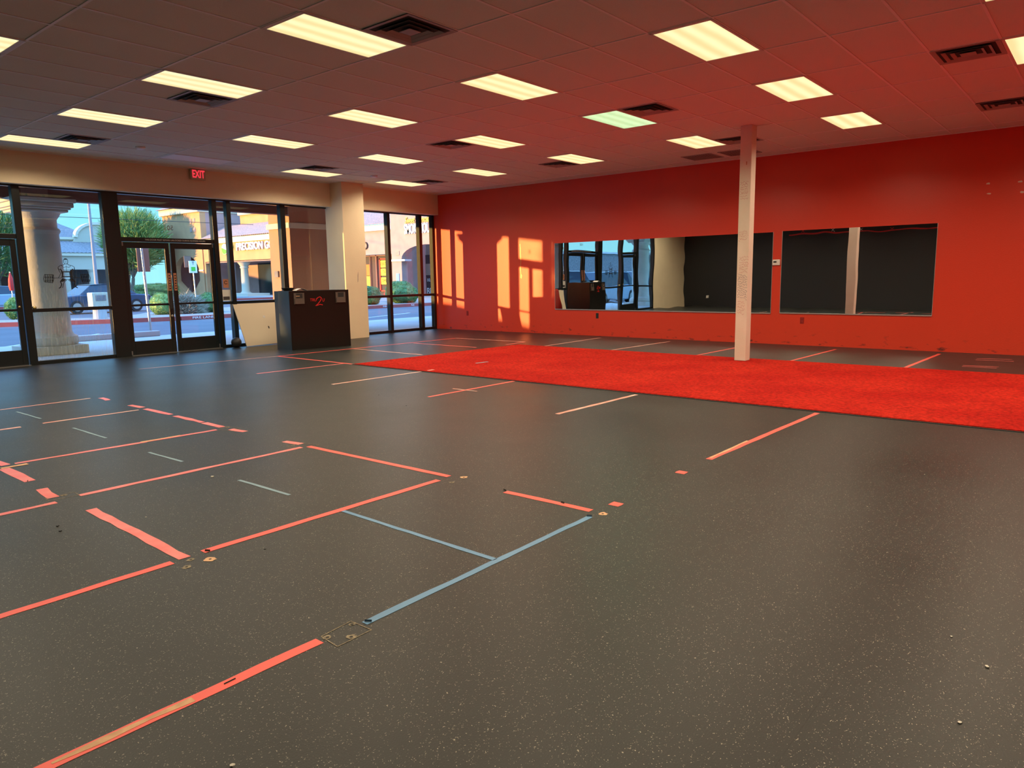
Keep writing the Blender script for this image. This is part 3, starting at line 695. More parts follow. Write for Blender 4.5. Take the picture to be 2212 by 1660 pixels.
# turned-up dark ends of tape
for p, ang, lab in (((-12.291,-10.832), .5, 'dark curled end of the long straight red strip'), ((-12.389,-8.509), -.3, 'dark curled end of the pink piece at the left edge'), ((-10.562,-11.376), -.3, 'dark curled end of the short central red strip'),
                    ((-12.284,-12.105), .6, 'dark blue folded end of the long blue strip, near end'), ((-10.662,-12.098), .6, 'dark blue folded end of the long blue strip, far end'), ((-10.551,-11.829), -.2, 'dark fold along the middle of the short central red strip'), ((-12.865,-12.072), 1.6, 'dark crack across the nearest red strip')):
    b = MB(); R_ = Matrix.Translation((p[0], p[1], .001)) @ Matrix.Rotation(ang, 4, 'Z')
    for k in range(4):
        a0 = k*.5; a1 = (k+1)*.5
        r_, l_ = (.0025, .022) if 'crack' in lab else (.006, .015); P = [(-r_/2+r_*math.sin(a0), -l_, r_*(1-math.cos(a0))), (-r_/2+r_*math.sin(a1), -l_, r_*(1-math.cos(a1))), (-r_/2+r_*math.sin(a1), l_, r_*(1-math.cos(a1))), (-r_/2+r_*math.sin(a0), l_, r_*(1-math.cos(a0)))]
        b.prism([R_ @ Vector(v) for v in P], (0,0,.001))
    one('curled_tape_end', b, M['hole'] if 'blue' not in lab else mat('dark_blue_tape_back', (.02,.06,.10), .5), lab, 'tape end', 'curled tape ends')
# bolt plate marks left by removed racks
def plate_mark(lab, holes, quad=None):
    c = holes[0]
    t = empty('bolt_plate_mark', (c[0][0], c[0][1], 0), lab, 'floor mark', 'marks of removed bolted plates')
    if quad:
        b = MB()
        for P, Q in zip(quad, quad[1:]+quad[:1]):
            P = Vector((P[0],P[1],.0011)); Q = Vector((Q[0],Q[1],.0011)); s = (Q-P).cross(Vector((0,0,1))).normalized()*.0022
            b.prism([P-s, P+s, Q+s, Q-s], (0,0,.0004))
        b.build('outline', M['dust'], t)
    for p, rr in holes:
        k = 14
        r1 = MB().prism([(p[0]+rr*math.cos(2*math.pi*i/k)*random.uniform(.7,1.25), p[1]+rr*math.sin(2*math.pi*i/k)*random.uniform(.7,1.2), .0012) for i in range(k)], (0,0,.0004)).build('dust_ring', M['residue'] if rr > .025 else M['dust'], t)
        MB().prism([(p[0]+.007*math.cos(2*math.pi*i/k), p[1]+.007*math.sin(2*math.pi*i/k), .0016) for i in range(k)], (0,0,.0004)).build('hole', M['hole'], r1)
plate_mark('outlined bolt plate mark with three drilled holes at the near end of the blue strip', [((-12.463,-12.080),.018),((-12.404,-12.150),.02),((-12.337,-12.069),.012)], [(-12.474,-12.054),(-12.322,-12.043),(-12.319,-12.168),(-12.484,-12.169)])
plate_mark('bolt plate mark with a tan hole left of the long straight red strip', [((-12.336,-10.946),.03),((-12.399,-10.873),.018),((-12.459,-10.949),.022)])
plate_mark('faint outlined bolt plate mark near the folded red piece at left', [((-12.365,-9.111),.018)], [(-12.465,-9.077),(-12.295,-9.084),(-12.298,-9.185),(-12.471,-9.168)])
plate_mark('two pale bolt holes right of the red corner', [((-10.486,-10.942),.026),((-10.627,-10.963),.018)])
plate_mark('bolt mark with one bright hole at the far end of the blue strip', [((-10.574,-12.133),.03)])
plate_mark('faint outlined bolt plate mark where the red strips meet', [((-10.622,-9.102),.016)], [(-10.682,-9.105),(-10.521,-9.067),(-10.480,-9.272),(-10.649,-9.318)])
plate_mark('faint outlined bolt plate mark at the end of the long upper-left strip', [((-10.551,-7.926),.016)], [(-10.659,-7.955),(-10.527,-7.885),(-10.501,-8.071),(-10.620,-8.116)])
# litter on the floor
for i, (p, m, s_, lab) in enumerate((((-11.542,-9.482), 'chip', .022, 'pale bit of litter between the pink strips at left'), ((-12.617,-9.757), 'black_plastic', .02, 'dark crumb at left, upper of two'), ((-12.642,-9.864), 'black_plastic', .018, 'dark crumb at left, lower of two'),
        ((-12.236,-10.009), 'chip', .010, 'tiny pale crumb below the litter bit'), ((-11.171,-14.090), 'chip', .018, 'pale chip near the right edge of the floor'), ((-11.592,-14.068), 'chip', .014, 'pale chip at the bottom right'), ((-11.000,-13.956), 'chip', .010, 'tiny pale crumb at the right, above the larger chip'),
        ((-13.091,-12.488), 'chip', .014, 'pale chip at the bottom edge near the nearest red strip'), ((-12.090,-11.044), 'black_plastic', .012, 'dark crumb right of the long straight red strip end'), ((-8.578,-13.428), 'chip', .010, 'tiny white crumb on the right of the floor'),
        ((-3.574,-10.721), 'chip', .015, 'pale crumb on the turf edge right of the post'), ((-8.460,-7.638), 'black_plastic', .012, 'dark crumb on the mid floor'), ((-8.767,-8.464), 'black_plastic', .012, 'dark crumb farther right on the mid floor'))):
    b = MB(); k = 6; s_ *= .6
    b.prism([(p[0]+s_*math.cos(2*math.pi*j/k)*random.uniform(.5,1.1), p[1]+s_*math.sin(2*math.pi*j/k)*random.uniform(.4,1), .0005) for j in range(k)], (random.uniform(-.003,.003),0,s_*.4))
    one('litter_crumb', b, M[m], lab, 'litter', 'crumbs on the floor')
one('wall_scuff', MB().prism([(-3.135,-.6612,1.30),(-3.12,-.6612,1.32),(-3.105,-.6612,1.48),(-3.11,-.6612,1.55),(-3.125,-.6612,1.46)], (0,-.0008,0)), M['tile'], 'small brown scuff on the cream wall pier beside the desk', 'scuff')
# marks on the turf
for p, q, lab in (((-6.592,-6.547), (-6.474,-6.534), 'short pale tape end lying on the turf corner'), ((-5.520,-6.526), (-5.273,-6.565), 'short grey tape mark on the turf')):
    tape(p, q, lab, 'tape_pale' if 'corner' in lab else 'tape_grey', .05, z=.0142, group='tape bits on the turf')

# ================================================================== desk, board, ball
dk = empty('reception_desk', (-5.1, -1.6, 0), 'black reception counter with red logo and two clear holders', 'desk')
A, B = Vector((-5.77,-1.84,0)), Vector((-4.50,-2.06,0))
ux = (B-A).normalized(); uy = Vector((-ux.y, ux.x, 0)); LW = (B-A).length; DH = 1.165; DD = .72
DM = Matrix(((ux.x,uy.x,0,A.x),(ux.y,uy.y,0,A.y),(0,0,1,0),(0,0,0,1)))
def dbox(name, a, b, m, parent=dk, bevel=0): return MB().box(a, b, DM).build(name, m, parent, bevel=bevel)
dbox('front_panel', (0,0,0), (LW,.02,DH), M['desk_black'], bevel=.002)
dbox('side_panel', (0,.02,0), (.02,DD,DH-.005), M['desk_side_skylit'])
dbox('side_panel', (LW-.02,.02,0), (LW,DD,DH-.005), M['desk_black'])
dbox('counter_top', (.02,.02,DH-.03), (LW-.02,.56,DH), M['desk_black'])
dbox('work_surface', (.02,.02,.72), (LW-.02,DD,.75), M['desk_black'])
for x_ in (.09, .99):
    h_ = dbox('leaflet_holder', (x_,-.012,.90), (x_+.22,-.001,1.12), M['clear_plastic'], bevel=.002)
    dbox('pocket', (x_+.01,-.030,.91), (x_+.21,-.013,1.01), M['clear_plastic'], h_)
    dbox('dark_insert', (x_+.05,-.014,1.02), (x_+.18,-.0125,1.11), M['black_plastic'], h_)
    if x_ < .5: dbox('paper_slip', (x_+.04,-.020,1.055), (x_+.12,-.015,1.067), M['residue'], h_)
logo_red = mat('red_logo_vinyl', (.72,.02,.02), .4)
lm = DM @ Matrix.Translation((.50,-.002,.975)) @ RX
text_mesh('logo_lettering', 'TRU', .082, logo_red, lm, dk, ext=.0008, sx=.95, shear=.1)
text_mesh('logo_lettering', 'U', .09, logo_red, DM @ Matrix.Translation((.715,-.002,.965)) @ RX, dk, ext=.0008, shear=.2, sx=.8)
pp = []
for (a, b) in ((.565,.985),(.60,1.02),(.645,1.035),(.675,1.015),(.665,.975),(.63,.93),(.585,.885),(.545,.86),(.59,.868),(.64,.885),(.665,.878),(.695,.872)): pp.append(DM @ Vector((a,-.0025,b)))
stroke(pp, .014, -uy).build('logo_swash', logo_red, dk)
one('black_tray', MB().lathe(tuple(DM @ Vector((.15,.38,DH))), [(.085,.0),(.13,.055),(.135,.06),(.12,.06),(.08,.012)], 24), M['black_plastic'], 'black flared tray on the left end of the desk', 'tray', smooth=True)
rb = one('red_bag', MB().lathe((-4.75,-.62,0), [(.10,0),(.20,.02),(.22,.15),(.20,.45),(.13,.75),(.10,.92),(.05,.96)], 24), M['red_plastic'], 'dark red rounded bag behind the desk, seen at the left end of the long mirror', 'bag', smooth=True)
br_ = MB()
for k in range(8):
    a0, a1 = k/8, (k+1)/8; f = lambda a: .045*math.sin(a*math.pi)*(1-.3*a)
    br_.prism([DM @ Vector((.20+.24*a0,.10,DH+.002+f(a0))), DM @ Vector((.20+.24*a1,.10,DH+.002+f(a1))), DM @ Vector((.20+.24*a1,.26,DH+.002+f(a1))), DM @ Vector((.20+.24*a0,.26,DH+.002+f(a0)))], (0,0,.003))
one('open_brochure', br_, M['paper'], 'curled open paper brochure lying on the desk top', 'brochure')
bd = MB(); Rb = Matrix.Translation((-5.90,-.28,0)) @ Matrix.Rotation(.08, 4, 'Y') @ Matrix.Rotation(-.24, 4, 'X')
bd = empty('leaning_board', (-5.90,-.28,0), 'cream board leaning against the window beside the desk', 'board')
Rb = Matrix.Translation((-5.84,-.295,.008)) @ Matrix.Rotation(-.26, 4, 'X') @ Matrix.Rotation(-.02, 4, 'Y')
MB().prism([Rb @ Vector(p) for p in ((0,0,0),(.95,0,.0),(.93,0,.90),(-.10,0,.92))], (0,.02,.004)).build('panel', M['panel_cream'], bd)
MB().box((.53,-.004,.58), (.575,-.001,.63), Rb).build('mounting_plate', M['metal'], bd)
MB().box((.60,-.006,.34), (.62,-.001,.39), Rb).build('hook', M['black_plastic'], bd)
ball = MB(); bmesh.ops.create_uvsphere(ball.bm, u_segments=32, v_segments=20, radius=.105)
for v in ball.bm.verts: v.co += Vector((-6.02,-.20,.105))
one('exercise_ball', ball, M['black_plastic'], 'small black exercise ball on the floor by the window', 'ball', smooth=True)

# ================================================================== outside: ground
GZ = -.15
one('parking_lot', MB().box((-90,5.2,GZ-.3), (60,120,GZ)), M['asphalt'], 'dark asphalt parking lot outside the windows', 'parking lot', kind='structure')
one('sidewalk', MB().box((-60,.10,-.30), (30,5.2,-.02)), M['concrete'], 'pale concrete walk outside the storefront', 'sidewalk', kind='structure')
one('wall_exterior_low', MB().box((.2,.06,-.3), (14,.3,H)), M['stucco_brown'], kind='structure')
def strip(name, pts, z0, z1, m, lab, cat, kind=None):
    return one(name, MB().prism([(a, b, z0) for a, b in pts], (0,0,z1-z0)), m, lab, cat, kind=kind)
isl = empty('planting_island', (6, 16, GZ), 'gravel island with a red painted curb across the drive', 'planting island', kind='structure')
cen = [(-14,22.5),(-9,19.5),(-4.5,16.6),(-2.2,15.2),(0,14.6),(4,14.6),(11,15.3),(20,15.0),(30,14.8)]
back = [(30,40),(20,38),(12,26),(6,22.5),(1.5,20.6),(-1.2,17.3),(-3.2,18.6),(-8,22.5),(-12.5,25.0)]
MB().prism([(a, b, GZ) for a, b in cen+back], (0,0,.14)).build('gravel_bed', M['gravel'], isl)
cb = MB()
for p, q in zip(cen[:-1], cen[1:]):
    p = Vector((p[0],p[1],GZ)); q = Vector((q[0],q[1],GZ)); s = (q-p).cross(Vector((0,0,1))).normalized()*.15
    cb.prism([p+s, q+s, q-s*.2, p-s*.2], (0,0,.16))
cb.build('red_curb', M['curb_red'], isl)
for xs, t in ((.9,'FIRE LANE'), (3.0,'NO PARKING'), (11.5,'FIRE LANE'), (13.6,'NO PARKING')):
    yy = 14.43 if xs < 5 else (15.15 if xs < 12.5 else 15.10)
    text_mesh('curb_lettering', t, .13, M['letter_white'], face_south((xs, yy-.02, GZ+.08)), isl, ext=.004, sx=1.6)
one('far_curb', MB().box((-60,40,GZ), (23,40.3,GZ+.14)), M['curb_red'], 'red painted curb far across the drive', 'curb', kind='structure')
one('mall_walk', MB().box((22.0,14,GZ), (32,90,GZ+.13)), M['concrete'], 'raised concrete walk along the shops', 'sidewalk', kind='structure')
for k, (a, b) in enumerate((((-9,6.2),(-5.0,9.5)), ((-7.2,5.8),(-3.8,8.8)), ((-12,8),(-9,13)), ((2.5,7.8),(8,9.8)))):
    p = Vector((a[0],a[1],GZ)); q = Vector((b[0],b[1],GZ)); s = (q-p).cross(Vector((0,0,1))).normalized()*.05
    one('painted_road_line', MB().prism([p-s,p+s,q+s,q-s], (0,0,.004)), M['white_line'], ['white parking line just outside the left pane','white parking line beyond the round column','white parking line farther left outside','white parking line outside the right windows'][k], 'road line', 'white parking lines')
one('wheel_stop', MB().box((-7.3,5.0,-.02), (-5.2,5.2,.12)), M['concrete'], 'low concrete kerb block outside the double doors', 'kerb block', bevel=.02)
# ---------------- walkway columns, beam and canopy
def column(x, y, lab):
    t = empty('walkway_column', (x, y, -.02), lab, 'column', 'round columns of the walkway')
    MB().box((x-.53,y-.53,-.02), (x+.53,y+.53,.15)).build('plinth', M['column'], t, bevel=.01)
    MB().lathe((x,y,0), [(.49,.15),(.52,.20),(.51,.27),(.50,.32),(.44,.36),(.41,.42),(.385,1.2),(.355,2.36),(.38,2.40),(.39,2.43),(.37,2.47),(.34,2.49),(.34,2.64),(.355,2.67),(.39,2.72),(.42,2.78)], 56).build('shaft', M['column'], t, smooth=True)
    c = MB()
    for h, a, b in ((.44,2.78,2.83), (.48,2.83,2.87), (.52,2.87,2.96), (.56,2.96,3.035)): c.box((x-h,y-h,a), (x+h,y+h,b))
    c.build('capital', M['column'], t, bevel=.02)
column(-8.66, 2.33, 'round pale stone column outside the streaked pane')
column(-15.3, 2.33, 'round pale stone column farther left outside')
bm_ = empty('canopy_beam', (-9,2.33,3.035), 'stained timber beam resting on the round column outside', 'beam')
MB().box((-25,2.20,3.035), (-3.0,2.46,3.55)).build('timber', M['wood'], bm_)
pl_ = MB().box((-8.92,2.185,3.06), (-8.46,2.20,3.30)).build('steel_plate', M['steel_plate'], bm_)
for a, b in ((-8.84,3.11),(-8.54,3.11),(-8.84,3.25),(-8.54,3.25)):
    MB().lathe((0,0,0), [(.022,0),(.022,.012)], 10).build('bolt', M['black_frame'], pl_).data.transform(Matrix.Translation((a,2.185,b)) @ Matrix.Rotation(math.pi/2,4,'X'))
one('canopy_ceiling', MB().box((-25,.12,3.55), (14,3.4,3.65)), M['stucco_pink'], 'smooth pinkish ceiling of the outdoor walkway', 'canopy', kind='structure')
pier = empty('stucco_pier', (-2.2,3,-.02), 'square brown pink stucco pier outside behind the desk', 'pier')
MB().box((-3.0,2.15,-.02), (-.9,3.10,3.60)).build('shaft', M['stucco_pier'], pier)
MB().box((-3.05,2.10,2.70), (-.85,3.15,2.84)).build('band', M['trim_cream'], pier, bevel=.01)
sb = MB().box((-3.04,2.74,1.46), (-3.0,2.90,1.62)).build('switch_box', M['tile_grey'], pier)
one('wall_pier_top', MB().box((-3.0,2.15,3.30), (-.9,2.7,3.55)), M['stucco_brown'], kind='structure')
# ---------------- posts and signs
sp_ = empty('street_sign', (-5.25,5.6,GZ), 'tall thin sign post seen through the left door leaf, sign turned away', 'sign')
MB().tube((-5.22,5.5,-.02), (-5.28,5.5,2.34), .035).build('pole', M['metal'], sp_)
MB().box((-5.40,5.53,1.66), (-5.08,5.55,2.27)).build('sign_panel', M['sign_back'], sp_, bevel=.005)
pk = empty('parking_sign', (4.6,21.8,GZ), 'small white parking sign on a pole among the bushes', 'sign')
MB().tube((4.42,21.8,GZ), (4.38,21.8,2.3), .03).build('pole', M['metal'], pk)
p_ = MB().box((4.15,21.72,1.82), (4.56,21.76,2.42)).build('sign_panel', M['letter_white'], pk, bevel=.01)
MB().box((4.25,21.70,1.92), (4.46,21.72,2.12)).build('green_symbol', M['letter_green'], p_)
text_mesh('arrow_mark', 'T', .22, M['letter_black'], face_south((4.36,21.71,2.30)), p_, ext=.002)
MB().box((3.98,21.84,2.10), (4.34,21.87,2.66)).build('sign_panel', M['sign_back'], pk)
lp = empty('lamp_post', (5.95,38,GZ), 'tall grey lamp post left of the double doors view', 'lamp post')
MB().lathe((5.95,38,GZ), [(.3,0),(.3,.6),(.12,.62),(.07,9.0)], 16).build('pole', mat('grey_pole', (.3,.3,.33), .5), lp)
MB().box((5.55,37.7,8.8), (6.35,38.3,8.95)).build('lamp_head', M['black_frame'], lp)
bx_ = empty('bollard_bin', (-2.2,16.6,GZ), 'cream roadside cabinet on a concrete foot in front of the dark car', 'cabinet')
MB().lathe((-2.2,16.6,GZ), [(.26,0),(.24,.55)], 20).build('concrete_foot', M['concrete'], bx_)
bb = MB().box((-2.52,16.35,.40), (-1.92,16.85,1.02)).build('box_body', M['stucco_cream'], bx_, bevel=.03)
MB().box((-2.40,16.33,.70), (-2.02,16.36,.92)).build('opening', M['tile_grey'], bb, bevel=.01)
wr = MB()
for k in range(12):
    f = lambda t: 6.3-.8*math.sin(math.pi*t)*.3
    wr.tube((-74+k*8, 45, f(k/12)+.1*0), (-74+(k+1)*8, 45, f((k+1)/12)), .02, n=5)
one('overhead_wire', wr, M['black_plastic'], 'thin overhead wire crossing the sky', 'wire')

# ---------------- plants
def dome_bush(name, c, rx, ry, h, m, lab, cat='bush', leaves=2500, boxy=.0, seed=1, lsz=.06):
    rnd = random.Random(seed); b = MB()
    bmesh.ops.create_icosphere(b.bm, subdivisions=4, radius=1)
    def shp(d):
        k = 1+.05*math.sin(5*d.x+seed)*math.cos(6*d.y)+.03*math.sin(9*d.z+3*d.x)
        if boxy:
            mm = max(abs(d.x), abs(d.y), abs(d.z)); k *= (1-boxy)+boxy/mm
        return Vector((c[0]+d.x*rx*k, c[1]+d.y*ry*k, c[2]+h*.48+d.z*h*.52*k))
    for v in b.bm.verts:
        d = v.co.normalized(); v.co = shp(d)*1; v.co += Vector([rnd.uniform(-1,1)*.02 for _ in range(3)])
    for i in range(leaves):
        d = Vector((rnd.gauss(0,1), rnd.gauss(0,1), rnd.gauss(0,1))).normalized(); p = shp(d)
        if p.z < c[2]: continue
        u = Vector((rnd.gauss(0,1), rnd.gauss(0,1), rnd.gauss(0,1))).normalized(); n_ = (d+u*.6).normalized()
        a = n_.orthogonal().normalized()*lsz*rnd.uniform(.5,1.2); e_ = n_*lsz*rnd.uniform(.6,1.8)
        b.face([p-a*.3, p+a*.3, p+e_])
    return one(name, b, m, lab, cat)
def twig_bush(name, c, rx, ry, h, m, lab, n=900, seed=3):
    rnd = random.Random(seed); b = MB()
    for i in range(n):
        a = rnd.uniform(0, 2*math.pi); r = rnd.uniform(0, 1)**.6; t = rnd.uniform(.15, 1)
        z = h*math.sqrt(max(0, 1-r*r))*t
        p = Vector((c[0]+rx*r*math.cos(a), c[1]+ry*r*math.sin(a), c[2]+z*.9))
        d = Vector((math.cos(a)*r+rnd.uniform(-.8,.8), math.sin(a)*r+rnd.uniform(-.8,.8), rnd.uniform(-.2,.9))).normalized()*rnd.uniform(.25,.6)
        s = d.cross(Vector((rnd.uniform(-1,1), rnd.uniform(-1,1), .2))).normalized()*.016
        mid = p+d*.5+Vector((0,0,-.04)); b.face([p-s, p+s, mid+s*.7]); b.face([p-s, mid+s*.7, p+d])
    return one(name, b, m, lab, 'bush')
def wispy_tree(name, base, ctr, rad, hz, m, lab, n=7000, seed=5, up=.6, tr=.22, lw=.05, ll=.9, bare=0):
    rnd = random.Random(seed); t = empty(name, base, lab, 'tree')
    br = MB(); b0 = Vector(base); c0 = Vector(ctr)
    fork = b0.lerp(c0, .35)
    br.tube(b0, fork, tr, tr*.75)
    tips = []
    for i in range(9):
        a = 2*math.pi*i/9+rnd.uniform(-.3,.3); q = c0+Vector((math.cos(a)*rad*.55, math.sin(a)*rad*.55, rnd.uniform(-.2,.5)*hz))
        br.tube(fork, q, tr*.45, tr*.2, 6)
        for j in range(5):
            q2 = q+Vector((rnd.uniform(-1,1)*rad*.45, rnd.uniform(-1,1)*rad*.45, rnd.uniform(0,.6)*hz)); br.tube(q, q2, tr*.18, tr*.06, 5); tips.append(q2)
            if bare:
                for k in range(5):
                    q3 = q2+Vector((rnd.uniform(-1,1), rnd.uniform(-1,1), rnd.uniform(-.2,1)))*rad*.25; br.tube(q2, q3, tr*.06, tr*.02, 4)
    br.build('branches', M['bark'], t)
    if n:
        b = MB()
        for i in range(n):
            d = Vector((rnd.gauss(0,1), rnd.gauss(0,1), rnd.gauss(0,1))).normalized(); r = rnd.uniform(.25,1)**.7
            p = c0+Vector((d.x*rad*r, d.y*rad*r, d.z*hz*r))
            e_ = Vector((d.x+rnd.uniform(-.6,.6), d.y+rnd.uniform(-.6,.6), up+d.z*.4+rnd.uniform(-.4,.4))).normalized()*ll*rnd.uniform(.4,1.1)
            s = e_.cross(Vector((rnd.uniform(-1,1), rnd.uniform(-1,1), rnd.uniform(-1,1)))).normalized()*lw*rnd.uniform(.5,1)
            b.face([p-s, p+s, p+e_+s*.3, p+e_-s*.3])
        b.build('foliage', m, t)
    return t
dome_bush('shrub', (2.95,17.7,-.03), .52, .55, .88, M['leaf_green'], 'green rounded shrub right of the dry one beyond the doors', seed=2)
dome_bush('shrub', (.75,17.7,-.03), .42, .5, .92, M['leaf_pale'], 'yellow-green shrub at the left of the dry one', seed=4)
twig_bush('dry_shrub', (1.75,17.5,-.03), .62, .5, .85, M['twig'], 'dry leafless tangled shrub beyond the double doors', n=1800)
dome_bush('clipped_hedge', (20.0,60,GZ), 1.9, 1.0, 1.35, M['leaf_green'], 'boxy clipped hedge far behind the sign post', boxy=.75, seed=8, lsz=.12)
dome_bush('shrub', (11.65,17.0,-.03), .62, .6, 1.0, M['leaf_green'], 'round clipped shrub beside the wall pier in the right windows', seed=9, leaves=6000)
dome_bush('shrub', (14.2,17.0,-.03), .92, .7, 1.0, M['leaf_green'], 'round clipped shrub in the middle of the right windows, front one', seed=10, leaves=6000)
dome_bush('shrub', (15.6,18.9,-.03), .9, .8, 1.25, M['leaf_green'], 'round clipped shrub behind the front one in the right windows', seed=11, leaves=6000)
dome_bush('shrub', (-3.75,21.0,-.03), .38, .4, .85, M['leaf_pale'], 'small round shrub outside the single left door', seed=12)
wispy_tree('desert_tree', (19.4,64.5,GZ), (20.2,64.5,5.6), 3.0, 3.0, M['leaf_pale'], 'feathery green desert tree in front of the far pink tower', n=9000, seed=5, ll=1.0, lw=.06)
wispy_tree('dark_desert_tree', (21.8,70.6,GZ), (21.8,70.6,4.4), 1.5, 2.2, M['leaf_dark'], 'darker feathery tree beside the far arch', n=3000, seed=6, ll=.8, lw=.07)
wispy_tree('far_tree', (9.8,72,GZ), (10.0,72,5.4), 4.0, 3.2, M['leaf_green'], 'wispy tree seen behind the lamp post through the big pane', n=4500, seed=21, ll=1.3, lw=.07)
wispy_tree('roadside_tree', (-2.2,52,GZ), (-1.4,52,4.6), 4.2, 3.0, M['leaf_green'], 'wide thin tree seen through the single left door', n=6000, seed=7, ll=1.0, lw=.05)
wispy_tree('roadside_tree', (-37.2,10.4,GZ), (-37.2,10.4,3.6), 2.7, 2.6, M['leaf_pale'], 'added leafy tree out of view far to the left outside, blocking low sun', n=12000, seed=9, ll=.55, lw=.07)  # unseen tree, added to keep low sun out of the left panes
wispy_tree('bare_tree', (-22.8,5.9,GZ), (-22.8,5.9,3.4), 1.1, 1.6, M['leaf_green'], 'bare branched tree seen in the long mirror at the right window', n=0, seed=19, bare=1, tr=.10)
# ---------------- vehicles
def car(loc, ang, paint, lab, L_=4.6, H_=1.45, cab=(-.27,.34)):
    t = empty('parked_car', (0,0,0), lab, 'car', 'cars in the parking lot')
    W_ = .88
    side = [(-L_/2,.35),(-L_/2,.72),(-L_/2+.12,.86),(-L_*.24,.95),(L_*.30,.93),(L_/2-.15,.88),(L_/2,.66),(L_/2,.35),(L_*.36,.22),(-L_*.36,.22)]
    MB().prism([(a,-W_,b) for a, b in side], (0,2*W_,0)).build('body', paint, t, bevel=.07, smooth=False)
    c0_, c1_ = cab; gh = [(L_*c0_,.93),(L_*(c0_+.13),H_-.04),(0,H_),(L_*(c1_-.16),H_-.02),(L_*c1_,.92)]
    g_ = MB(); a_ = [g_.bm.verts.new((p[0],-W_+.08+(.16 if 0<i<4 else 0),p[1])) for i, p in enumerate(gh)]; b_ = [g_.bm.verts.new((p[0],W_-.08-(.16 if 0<i<4 else 0),p[1])) for i, p in enumerate(gh)]
    g_.bm.faces.new(a_); g_.bm.faces.new(b_[::-1])
    for i in range(5): j = (i+1) % 5; g_.bm.faces.new((a_[j],a_[i],b_[i],b_[j]))
    g_.build('window_band', M['car_glass'], t, bevel=.03)
    rf = MB(); r_ = gh[1:4]
    for p, q in zip(r_[:-1], r_[1:]): rf.prism([(p[0],-W_+.22,p[1]-.005),(q[0],-W_+.22,q[1]-.005),(q[0],W_-.22,q[1]-.005),(p[0],W_-.22,p[1]-.005)], (0,0,.035))
    rf.build('roof', paint, t)
    for sx in (-1,1):
        MB().box((sx*L_/2-.04 if sx > 0 else sx*L_/2-.01,-W_+.12,.62), (sx*L_/2+.01 if sx > 0 else sx*L_/2+.04,-W_+.42,.76)).build('lamp', M['letter_white'], t)
        MB().box((sx*L_/2-.04 if sx > 0 else sx*L_/2-.01,W_-.42,.62), (sx*L_/2+.01 if sx > 0 else sx*L_/2+.04,W_-.12,.76)).build('lamp', M['letter_white'], t)
        for sy in (-1,1):
            wl = MB().tube((sx*L_*.31,sy*(W_-.20),.33), (sx*L_*.31,sy*(W_+.01),.33), .33, n=24).build('wheel', M['tyre'], t)
            MB().tube((sx*L_*.31,sy*(W_+.005),.33), (sx*L_*.31,sy*(W_+.02),.33), .21, n=16).build('rim', M['rim'], wl)
    t.location = loc; t.rotation_euler = (0,0,ang)
    return t
pd = mat('dark_blue_car_paint', (.025,.05,.10), .15); pw = mat('white_car_paint', (.62,.66,.70), .2); ps = mat('silver_car_paint', (.35,.45,.55), .25)
car((1.7,26.8,GZ+.02), .10, pd, 'dark car parked behind the cabinet, seen through the streaked pane', L_=4.9)
car((1.0,41,GZ), 3.2, ps, 'silver car far across the lot, seen through the single left door')
car((-15.0,6.9,GZ), .03, pw, 'white car nearest the windows outside to the left, seen in the long mirror, placed to cut low sun', H_=1.75, cab=(-.47,.40))  # tall boxy cabin and position chosen to shade the foot of the red wall
car((-20.2,7.4,GZ), .0, ps, 'silver car added behind the nearest white one outside to the left, blocking low sun', H_=1.7, cab=(-.47,.40))  # added as a low sun blocker, cabin stretched for a longer shadow
car((-26.6,8.6,GZ), .05, pw, 'white car farthest to the left outside, seen in the long mirror', H_=1.75)
um = empty('closed_umbrella', (-.08,34,GZ), 'closed red umbrella outside the single left door', 'umbrella')
MB().tube((-.08,34,GZ), (-.08,34,2.1), .03).build('pole', M['metal'], um)
MB().lathe((-.08,34,0), [(.10,1.05),(.15,1.3),(.12,1.7),(.03,2.05)], 14).build('canopy', M['red_flat'], um, smooth=True)

# ---------------- the shops across the lot
def arch_pts(y0, y1, z0, zs, zt, n=14):
    """outline of an arched opening from (y0, z0) up, over and down to (y1, z0); circular-segment head"""
    c = (y0+y1)/2; hw_ = (y1-y0)/2
    return [(y0,z0),(y0,zs)]+[(c-hw_*math.cos(math.pi*k/n), zs+(zt-zs)*math.sin(math.pi*k/n)) for k in range(1,n)]+[(y1,zs),(y1,z0)]
def yz_wall(x, pts, th): return MB().prism([(x,a,b) for a, b in pts], (th,0,0))
def tiled_roof(x0, z0, x1, z1, ya, yb, pitch=.32, amp=.055):
    """roof slope rising from (x0,z0) to (x1,z1), barrel rows along the slope"""
    b = MB(); n = int((yb-ya)/pitch*6); rows = 12; P = []
    for i in range(n+1):
        y = ya+(yb-ya)*i/n; w_ = abs(math.sin(math.pi*(y-ya)/pitch))*amp; col = []
        for k in range(rows+1):
            for e_ in (0, 1):
                if k == rows and e_: continue
                t = k/rows; col.append(b.bm.verts.new((x0+(x1-x0)*t, y, z0+(z1-z0)*t+w_+(.035 if e_ == 0 else -.0))))
        P.append(col)
    for i in range(n):
        for k in range(len(P[0])-1): b.bm.faces.new((P[i][k], P[i+1][k], P[i+1][k+1], P[i][k+1]))
    return b
BZ = GZ
